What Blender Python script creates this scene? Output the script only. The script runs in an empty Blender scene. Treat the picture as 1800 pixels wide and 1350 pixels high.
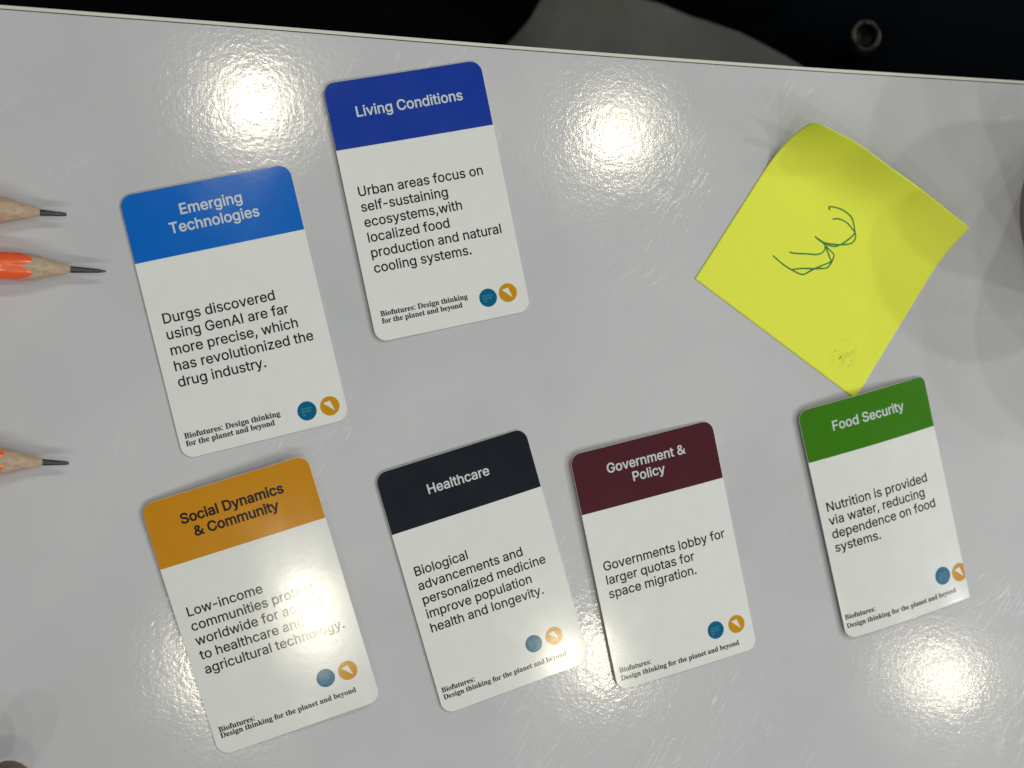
import bpy, bmesh, math, random, json
from mathutils import Vector, Matrix, noise
from mathutils.geometry import delaunay_2d_cdt

D = json.loads('''{"cards":{"emerging":{"pose":[18.3563,16.0499,0.2299,57.2223,89.5219],"warp":[0.25,0.15,0.25,0,0],"header":22.003,"title":[["Emerging",-10.618,35.091,6.8292],["Technologies",-15.153,29.471,6.8292]],"body":[["Durgs discovered",-24.423,0.775,6.5808],["using GenAI are far",-24.423,-4.617,6.5808],["more precise, which",-24.423,-10.009,6.5808],["has revolutionized the",-24.423,-15.4,6.5808],["drug industry.",-24.423,-20.792,6.5808]],"foot":[["Biofutures: Design thinking",-26.535,-38.125,4.0531],["for the planet and beyond",-26.535,-40.719,4.0531]],"badges":[[15.027,-38.634,3.287],[23.0,-38.819,3.332]]},"living":{"pose":[84.2762,55.3237,0.2084,56.9695,90.2338],"warp":[0.9,0.35,-0.3,0,0],"header":21.975,"title":[["Living Conditions",-19.1,32.277,6.8608]],"body":[["Urban areas focus on",-24.162,5.385,6.5008],["self-sustaining",-24.162,0.027,6.5008],["ecosystems,with",-24.162,-5.33,6.5008],["localized food",-24.162,-10.687,6.5008],["production and natural",-24.162,-16.045,6.5008],["cooling systems.",-24.162,-21.402,6.5008]],"foot":[["Biofutures: Design thinking",-25.124,-36.536,3.961],["for the planet and beyond",-25.124,-39.106,3.961]],"badges":[[13.948,-37.623,3.24],[21.419,-37.29,3.34]]},"social":{"pose":[26.6236,-83.8227,0.2879,56.9998,89.7507],"warp":[0.1,3.1,0.25,0.9,0],"header":22.129,"title":[["Social Dynamics",-17.466,34.713,6.5245],["& Community",-14.408,29.533,6.5245]],"body":[["Low-income",-24.664,4.125,6.3299],["communities protest",-24.664,-1.003,6.3299],["worldwide for access",-24.664,-6.13,6.3299],["to healthcare and",-24.664,-11.258,6.3299],["agricultural technology.",-24.664,-16.385,6.3299]],"foot":[["Biofutures:",-26.227,-36.959,3.8966],["Design thinking for the planet and beyond",-26.227,-39.138,3.8966]],"badges":[[12.726,-31.046,3.176],[20.596,-31.052,3.331]]},"health":{"pose":[104.3728,-75.635,0.2804,56.6654,89.3432],"warp":[0.5,0.15,0.2,0,0],"header":22.426,"title":[["Healthcare",-12.015,32.306,6.5814]],"body":[["Biological",-24.547,5.846,6.3864],["advancements and",-24.547,0.607,6.3864],["personalized medicine",-24.547,-4.631,6.3864],["improve population",-24.547,-9.869,6.3864],["health and longevity.",-24.547,-15.108,6.3864]],"foot":[["Biofutures:",-26.778,-36.916,3.8821],["Design thinking for the planet and beyond",-26.778,-39.515,3.8821]],"badges":[[9.913,-31.321,3.155],[17.94,-31.174,3.262]]},"gov":{"pose":[173.0356,-72.5383,0.2149,57.5287,88.9564],"warp":[1.6,0.1,0.3,0,0],"header":22.077,"title":[["Government &",-15.905,34.699,6.6929],["Policy",-6.839,29.488,6.6929]],"body":[["Governments lobby for",-24.846,0.025,6.5861],["larger quotas for",-24.846,-5.149,6.5861],["space migration.",-24.846,-10.323,6.5861]],"foot":[["Biofutures:",-26.782,-38.073,3.9876],["Design thinking for the planet and beyond",-26.782,-41.092,3.9876]],"badges":[[13.575,-33.055,3.323],[22.35,-33.201,3.4]]},"food":{"pose":[264.4288,-57.6854,0.2403,56.743,90.8147],"warp":[1.5,0.3,1.6,0,0],"header":25.079,"title":[["Food Security",-15.984,34.667,7.0744]],"body":[["Nutrition is provided",-25.32,4.881,6.865],["via water, reducing",-25.32,-0.463,6.865],["dependence on food",-25.32,-5.806,6.865],["systems.",-25.32,-11.149,6.865]],"foot":[["Biofutures:",-27.297,-37.77,4.0685],["Design thinking for the planet and beyond",-27.297,-41.196,4.0685]],"badges":[[17.762,-33.191,3.556],[25.813,-34.196,3.632]]}},"cam":{"f":2199.999156446402,"R":[[0.9666981,0.0053239,-0.2558642],[0.0,0.9997836,0.020803],[0.2559196,-0.0201102,0.9664889]],"h":433.041},"edge":[[-65.648,111.94],[-55.481,111.902],[25.208,111.066],[114.642,109.695],[214.323,108.913],[326.107,109.053],[342.043,109.255]],"lamps":[[130.2,463.1,0.6],[831.5,437.1,0.6],[85.1,-551.9,0.85],[797.7,-587.1,0.48],[1565.3,-677.9,0.6],[2330,440,4.6],[2330,-640,4.6],[3050,-100,2.5],[-640,-1600,1.6],[110,1480,1.0],[830,1480,2.6],[1600,1480,2.2],[2330,1480,2.0],[110,-1600,1.0],[830,-1600,2.6],[1600,-1600,2.2],[2330,-1600,2.0]],"pencils":[[-35.717,46.338,3.093,-12],[-23.229,28.214,3.103,2],[-35.584,-34.09,3.085,6]],"note":[[184.859,29.434],[250.184,-14.872],[301.388,50.398],[230.504,87.168]],"three":[[[239.987,56.182],[239.69,57.475],[243.173,57.06],[246.821,55.407],[249.393,52.864],[250.517,48.637],[250.9,46.026],[249.813,44.164],[247.625,43.328],[243.256,43.097],[238.541,43.64],[236.009,44.492],[233.695,46.125]],[[241.021,52.825],[243.924,52.907],[247.21,51.495],[249.415,49.264],[250.523,47.655],[247.615,44.964],[244.565,43.127],[242.171,42.419],[239.631,42.883],[237.093,44.062],[233.695,46.125]],[[235.286,44.864],[237.821,43.102],[238.919,40.847],[240.02,38.263],[240.536,36.642],[238.226,35.62],[233.189,33.574],[229.967,31.894],[228.178,31.668],[225.315,32.785],[221.034,35.099],[216.414,38.618]],[[223.283,40.054],[225.28,39.579],[230.285,39.426],[234.597,39.257],[236.9,39.957],[238.047,41.479],[237.892,43.429],[236.37,44.37]],[[237.894,42.974],[239.64,41.319],[241.461,39.793],[241.829,38.757],[241.116,36.784],[239.534,34.666],[237.873,34.049],[233.188,33.834],[228.166,33.873],[223.887,33.277]]],"specks":[246.67,0.92],"right":[366.6,58.0],"finger":[-54.41,-131.13,28.0],"black":[[-186.7,277.1],[246.2,321.0],[236.7,255.0],[225.3,227.0],[212.1,209.8],[200.2,197.5],[192.0,179.8],[182.3,132.7],[-188.0,148.4]],"navy":[[180.8,311.5],[245.0,224.9],[281.8,208.8],[316.0,198.0],[349.1,184.7],[371.7,173.9],[417.9,149.0],[690.8,124.8],[687.1,368.6]],"snap":[384.9,186.6,-222.0],"focus":440.48796785889}''')
S = 0.001                     # the plan below is measured in millimetres
scene = bpy.context.scene
COL = scene.collection

# ------------------------------------------------------------------ camera
cam_data = bpy.data.cameras.new("camera")
cam = bpy.data.objects.new("camera", cam_data)
COL.objects.link(cam)
cam_data.sensor_width = 36.0
cam_data.lens = D['cam']['f'] / 1800.0 * 36.0
R3 = Matrix(D['cam']['R'])
cam.matrix_world = Matrix.Translation((0, 0, D['cam']['h'] * S)) @ R3.to_4x4()
cam_data.clip_start = 0.01
cam_data.clip_end = 50.0
cam_data.dof.use_dof = True
cam_data.dof.focus_distance = (D['focus'] - 2.0) * S
cam_data.dof.aperture_fstop = 11.0
scene.camera = cam

# ------------------------------------------------------------------ world (dim room bounce) and ceiling lamps
world = bpy.data.worlds.new("World")
scene.world = world
world.use_nodes = True
bg = world.node_tree.nodes["Background"]
bg.inputs[0].default_value = (0.93, 0.98, 1.0, 1)
bg.inputs[1].default_value = 0.09

LAMP_Z, LAMP_R, LAMP_L = 1900.0, 52.0, 92.0
for i, (x, y, power) in enumerate(D['lamps']):
    ld = bpy.data.lights.new("ceiling_downlight", 'AREA')
    ld.shape = 'DISK'
    ld.size = 2 * LAMP_R * S
    ld.energy = power * LAMP_L * math.pi * math.pi * (LAMP_R * S) ** 2
    ld.color = (1.0, 0.915, 0.70) if power < 1 else (0.97, 1.0, 0.985)
    lo = bpy.data.objects.new("ceiling_downlight", ld)
    lo.location = (x * S, y * S, LAMP_Z * S)
    COL.objects.link(lo)

scene.view_settings.view_transform = 'Standard'
scene.view_settings.look = 'None'
scene.view_settings.exposure = 0.25
scene.view_settings.gamma = 1.0
scene.view_settings.use_curve_mapping = False
scene.render.engine = 'CYCLES'
scene.cycles.max_bounces = 8
scene.cycles.sample_clamp_indirect = 6.0

# ------------------------------------------------------------------ helpers
def lin(r, g, b):
    f = lambda c: c / 12.92 if c <= 0.04045 else ((c + 0.055) / 1.055) ** 2.4
    return (f(r / 255), f(g / 255), f(b / 255), 1.0)

class Mat:
    """a small wrapper round a Principled material's node tree"""
    def __init__(self, name, color, rough=0.5, spec=0.5, metal=0.0):
        m = bpy.data.materials.new(name); m.use_nodes = True
        self.m, self.nt = m, m.node_tree
        self.p = self.nt.nodes["Principled BSDF"]
        self.p.inputs["Base Color"].default_value = color
        self.p.inputs["Roughness"].default_value = rough
        self.p.inputs["Specular IOR Level"].default_value = spec
        self.p.inputs["Metallic"].default_value = metal
        self._co = None
    def n(self, t, **kw):
        nd = self.nt.nodes.new(t)
        for k, v in kw.items():
            if k in nd.inputs: nd.inputs[k].default_value = v
            else: setattr(nd, k, v)
        return nd
    def l(self, a, b): self.nt.links.new(a, b)
    def streak(self, rot, scale, loc=(0, 0, 0)):      # turned first, stretched afterwards
        v = self.co(rot=rot, scale=tuple(1 / q for q in scale), loc=loc)
        v.node.vector_type = 'TEXTURE'
        return v
    def co(self, rot=0.0, scale=(1, 1, 1), loc=(0, 0, 0)):
        if self._co is None: self._co = self.n('ShaderNodeTexCoord')
        mp = self.n('ShaderNodeMapping')
        mp.inputs['Rotation'].default_value = (0, 0, rot)
        mp.inputs['Scale'].default_value = scale
        mp.inputs['Location'].default_value = loc
        self.l(self._co.outputs['Object'], mp.inputs['Vector'])
        return mp.outputs['Vector']
    def noise(self, vec, scale, detail=3.0, rough=0.55, dist=0.0):
        t = self.n('ShaderNodeTexNoise', Scale=scale, Detail=detail, Roughness=rough, Distortion=dist)
        self.l(vec, t.inputs['Vector'])
        return t.outputs['Fac']
    def ramp(self, fac, a, b, lo=0.0, hi=1.0):
        r = self.n('ShaderNodeMapRange'); r.interpolation_type = 'SMOOTHSTEP'
        r.inputs['From Min'].default_value = a; r.inputs['From Max'].default_value = b
        r.inputs['To Min'].default_value = lo; r.inputs['To Max'].default_value = hi
        self.l(fac, r.inputs['Value'])
        return r.outputs['Result']
    def math(self, op, a, b):
        n = self.n('ShaderNodeMath'); n.operation = op
        for i, v in enumerate((a, b)):
            if isinstance(v, (int, float)): n.inputs[i].default_value = v
            else: self.l(v, n.inputs[i])
        return n.outputs[0]
    def mix(self, fac, a, b):
        n = self.n('ShaderNodeMix'); n.data_type = 'RGBA'
        if isinstance(fac, (int, float)): n.inputs[0].default_value = fac
        else: self.l(fac, n.inputs[0])
        for i, v in ((6, a), (7, b)):
            if isinstance(v, tuple): n.inputs[i].default_value = v
            else: self.l(v, n.inputs[i])
        return n.outputs[2]
    def bump(self, h, dist, strength=1.0, normal=None):
        b = self.n('ShaderNodeBump', Strength=strength, Distance=dist)
        self.l(h, b.inputs['Height'])
        if normal is not None: self.l(normal, b.inputs['Normal'])
        return b.outputs['Normal']

def obj(name, bm, mat, parent=None, smooth=True):
    me = bpy.data.meshes.new(name)
    if isinstance(bm, bmesh.types.BMesh):
        bm.normal_update(); bm.to_mesh(me); bm.free()
    else:
        me.from_pydata(bm[0], [], bm[1]); me.update()
    if smooth:
        for p in me.polygons: p.use_smooth = True
    me.materials.append(mat)
    o = bpy.data.objects.new(name, me); COL.objects.link(o)
    if parent is not None: o.parent = parent
    return o

def tag(o, label=None, cat=None, group=None, kind=None):
    if label: o['label'] = label
    if cat: o['category'] = cat
    if group: o['group'] = group
    if kind: o['kind'] = kind
    return o

def empty(name, loc, rz=0.0):
    o = bpy.data.objects.new(name, None); o.empty_display_size = 0.01
    o.location = loc; o.rotation_euler = (0, 0, rz); COL.objects.link(o)
    return o

def catmull(pts, k=8):
    out = []
    for i in range(len(pts) - 1):
        p0 = Vector(pts[max(i - 1, 0)]); p1 = Vector(pts[i]); p2 = Vector(pts[i + 1]); p3 = Vector(pts[min(i + 2, len(pts) - 1)])
        for j in range(k):
            t = j / k
            out.append(0.5 * ((2 * p1) + (p2 - p0) * t + (2 * p0 - 5 * p1 + 4 * p2 - p3) * t * t + (3 * p1 - p0 - 3 * p2 + p3) * t ** 3))
    out.append(Vector(pts[-1]))
    return out

# ------------------------------------------------------------------ table
def table_material():
    m = Mat("white_laminate", (0.55, 0.555, 0.575, 1), 0.1, 0.5)
    v = m.co()
    # grubby, slightly uneven white
    g = m.noise(v, 9, 4)
    f = m.noise(v, 130, 3)
    base = m.mix(m.ramp(g, .35, .65), (0.515, 0.525, 0.545, 1), (0.575, 0.572, 0.60, 1))
    base = m.mix(m.ramp(f, .66, .8, 0, .35), base, (0.58, 0.585, 0.59, 1))
    sp = m.noise(m.co(loc=(.3, .1, 0)), 420, 1.5)
    base = m.mix(m.ramp(sp, .765, .82, 0, .55), base, (0.12, 0.115, 0.11, 1))
    # dried wipe marks: patches of diagonal streaks that scatter more of the lamps' light
    patch = m.ramp(m.noise(m.co(loc=(.07, .02, 0)), 14, 2.5, .5), .49, .64)
    st1 = m.noise(m.streak(math.radians(-32), (1000, 75, 1)), 1.0, 3, .6, .6)
    st2 = m.noise(m.streak(math.radians(-55), (520, 70, 1), (3, 1, 0)), 1.0, 3, .6, .8)
    st = m.math('MAXIMUM', m.ramp(st1, .56, .72), m.math('MULTIPLY', m.ramp(st2, .58, .74), .8))
    where = m.ramp(m.noise(m.co(loc=(.9, .35, 0)), 5.5, 2, .5), .32, .52)
    smear = m.math('MULTIPLY', m.math('MULTIPLY', patch, where), st)
    base = m.mix(m.math('MULTIPLY', smear, .30), base, (0.74, 0.75, 0.75, 1))
    m.l(base, m.p.inputs['Base Color'])
    rough = m.math('ADD', m.math('MULTIPLY', smear, .24), m.ramp(m.noise(v, 30, 3), .3, .7, .09, .125))
    m.l(rough, m.p.inputs['Roughness'])
    # pebbled "orange peel" of the laminate, plus fine vertical brushing and the smears' relief
    o1 = m.noise(v, 620, 2.2, .6, .3)
    o2 = m.noise(v, 210, 2.0, .5)
    br = m.noise(m.co(scale=(1400, 60, 1)), 1.0, 2)
    h = m.math('ADD', o1, m.math('MULTIPLY', o2, 1.1))
    h = m.math('ADD', h, m.math('MULTIPLY', m.math('MULTIPLY', br, m.ramp(m.noise(m.co(loc=(.5, .5, 0)), 11, 1), .45, .6)), .22))
    h = m.math('ADD', h, m.math('MULTIPLY', smear, .5))
    m.l(m.bump(h, 0.0000235, 1.0), m.p.inputs['Normal'])
    return m.m

edge = [Vector((x, y)) for x, y in D['edge']]
edge[0] = edge[1] + (edge[1] - edge[2]).normalized() * 420
edge[-1] = edge[-2] + (edge[-2] - edge[-3]).normalized() * 420
edge = [Vector(p) for p in catmull([tuple(p) for p in edge], 6)]
def offset_line(line, d):
    out = []
    for i, p in enumerate(line):
        t = (line[min(i + 1, len(line) - 1)] - line[max(i - 1, 0)]).normalized()
        out.append(p + Vector((-t.y, t.x)) * d)
    return out
TH = 25.0
def slab(front, back, z0, z1, name, mat, parent, bev=0.0):
    bm = bmesh.new()
    ring = list(front) + list(reversed(back))
    top = [bm.verts.new((p.x * S, p.y * S, z1 * S)) for p in ring]
    bot = [bm.verts.new((p.x * S, p.y * S, z0 * S)) for p in ring]
    bm.faces.new(list(reversed(top)) if False else top)
    bm.faces.new(list(reversed(bot)))
    n = len(ring)
    for i in range(n):
        bm.faces.new((top[i], bot[i], bot[(i + 1) % n], top[(i + 1) % n]))
    bmesh.ops.recalc_face_normals(bm, faces=bm.faces)
    if bev:
        es = [e for e in bm.edges if all(abs(v.co.z - z1 * S) < 1e-7 for v in e.verts)]
        bmesh.ops.bevel(bm, geom=es, offset=bev * S, segments=2, profile=.6, affect='EDGES')
    return obj(name, bm, mat, parent, smooth=False)
table = empty("table", (0, 0, 0))
tag(table, "glossy white laminate table top covered with cards, with a pale edge strip", "table")
back = [Vector((edge[0].x, -620)), Vector((edge[-1].x, -620))]
slab(back, [edge[0], *edge[1:]], -TH, 0.0, "tabletop", table_material(), table)
mb = Mat("edge_band_plastic", lin(208, 208, 198), .35)
slab(offset_line(edge, 0.32), offset_line(edge, 1.55), -TH, 0.05, "edge_band", mb.m, table, .25)
mg = Mat("glue_line", (0.035, 0.033, 0.03, 1), .8)
slab(offset_line(edge, 0.003), offset_line(edge, 0.317), -TH, -0.06, "glue_seam", mg.m, table)

# ------------------------------------------------------------------ floor and the dark things beyond the table
def floor():
    m = Mat("floor_carpet", (0.10, 0.097, 0.085, 1), .9, .2)
    a = m.noise(m.co(), 5, 4); b = m.noise(m.co(), 60, 3)
    c = m.mix(m.ramp(a, .35, .65), (0.085, 0.086, 0.074, 1), (0.115, 0.115, 0.099, 1))
    m.l(m.mix(m.ramp(b, .3, .7, 0, .2), c, (0.06, 0.058, 0.05, 1)), m.p.inputs['Base Color'])
    bm = bmesh.new(); bmesh.ops.create_grid(bm, x_segments=1, y_segments=1, size=3.0)
    o = obj("floor", bm, m.m, smooth=False); o.location = (0, 0, -.74)
    tag(o, "grey olive floor showing between the dark things beyond the table", "floor", kind='structure')
floor()

def padded(name, outline, z1, thick, mat, parent, bulge, seed):
    """a soft cloth-covered body: a closed pillow with rounded rim and shallow folds"""
    pts = [Vector(p) for p in catmull([tuple(p) for p in outline], 4)]
    bm = bmesh.new()
    vs = [bm.verts.new((p.x, p.y, 0)) for p in pts]
    bm.faces.new(vs)
    bmesh.ops.triangulate(bm, faces=bm.faces)
    for _ in range(3):
        bmesh.ops.subdivide_edges(bm, edges=bm.edges, cuts=1, use_grid_fill=True)
    def dist(p):
        best = 1e9
        for i in range(len(pts)):
            a, b = pts[i], pts[(i + 1) % len(pts)]; ab = b - a
            t = max(0, min(1, (p - a).dot(ab) / max(ab.length_squared, 1e-9)))
            best = min(best, (p - a - ab * t).length)
        return best
    top = [v for v in bm.verts]
    faces = list(bm.faces)
    dup = bmesh.ops.duplicate(bm, geom=list(bm.verts) + list(bm.edges) + faces)
    low = [g for g in dup['geom'] if isinstance(g, bmesh.types.BMVert)]
    for v, sgn in [(v, 1) for v in top] + [(v, -1) for v in low]:
        p = Vector((v.co.x, v.co.y)); d = min(dist(p), bulge) / bulge
        prof = math.sqrt(max(0, 1 - (1 - d) ** 2))
        fold = noise.noise(Vector((p.x * .02 + seed, p.y * .035, seed))) * 5 * d
        v.co = Vector((p.x * S, p.y * S, (z1 - thick / 2 + sgn * thick / 2 * prof + (fold if sgn > 0 else 0)) * S))
    bmesh.ops.remove_doubles(bm, verts=bm.verts, dist=1e-6)
    bmesh.ops.recalc_face_normals(bm, faces=bm.faces)
    return obj(name, bm, mat, parent)

def cloth(name, color):
    m = Mat(name, color, .9, .06)
    w = m.noise(m.co(scale=(1, 1, 1)), 900, 2)
    m.l(m.bump(w, .0004, .5), m.p.inputs['Normal'])
    return m.m
b = padded("black_cushion", D['black'], -330, 60, cloth("black_fabric", (0.0012, 0.0012, 0.0014, 1)), None, 26, 1.3)
tag(b, "black fabric form in the dark beyond the far table edge, left of the grey floor", "black fabric")
navy = empty("navy_bag", (0, 0, 0))
tag(navy, "very dark navy fabric beyond the far table edge with a round metal snap", "bag")
padded("fabric_panel", D['navy'], -225, 70, cloth("navy_fabric", (0.0008, 0.0022, 0.0040, 1)), navy, 30, 7.7)
def lathe(prof, n=48):
    vs, fs = [], []
    for r, z in prof:
        for i in range(n):
            a = 2 * math.pi * i / n; vs.append((r * math.cos(a) * S, r * math.sin(a) * S, z * S))
    for k in range(len(prof) - 1):
        for i in range(n):
            j = (i + 1) % n
            fs.append((k * n + i, k * n + j, (k + 1) * n + j, (k + 1) * n + i))
    return vs, fs
sx, sy, sz = D['snap']
met = Mat("tarnished_metal", (0.038, 0.035, 0.029, 1), .13, .5, 1.0)
ring = [(8.0 + 2.2 * math.cos(a), 1.6 + 2.0 * math.sin(a)) for a in [2 * math.pi * k / 16 for k in range(17)]]
so = obj("snap_ring", lathe(ring), met.m, navy); so.location = (sx * S, sy * S, sz * S); so.rotation_euler = (.12, -.05, 0)
capm = Mat("dark_metal", (0.006, 0.0055, 0.005, 1), .3, .5, 1.0)
co_ = obj("snap_cap", lathe([(6.2, .3), (5.6, .8), (4.6, .6), (3.0, .35), (1.4, .25), (0.001, .22)]), capm.m, navy)
co_.location = so.location; co_.rotation_euler = (.12, -.05, 0)

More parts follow.
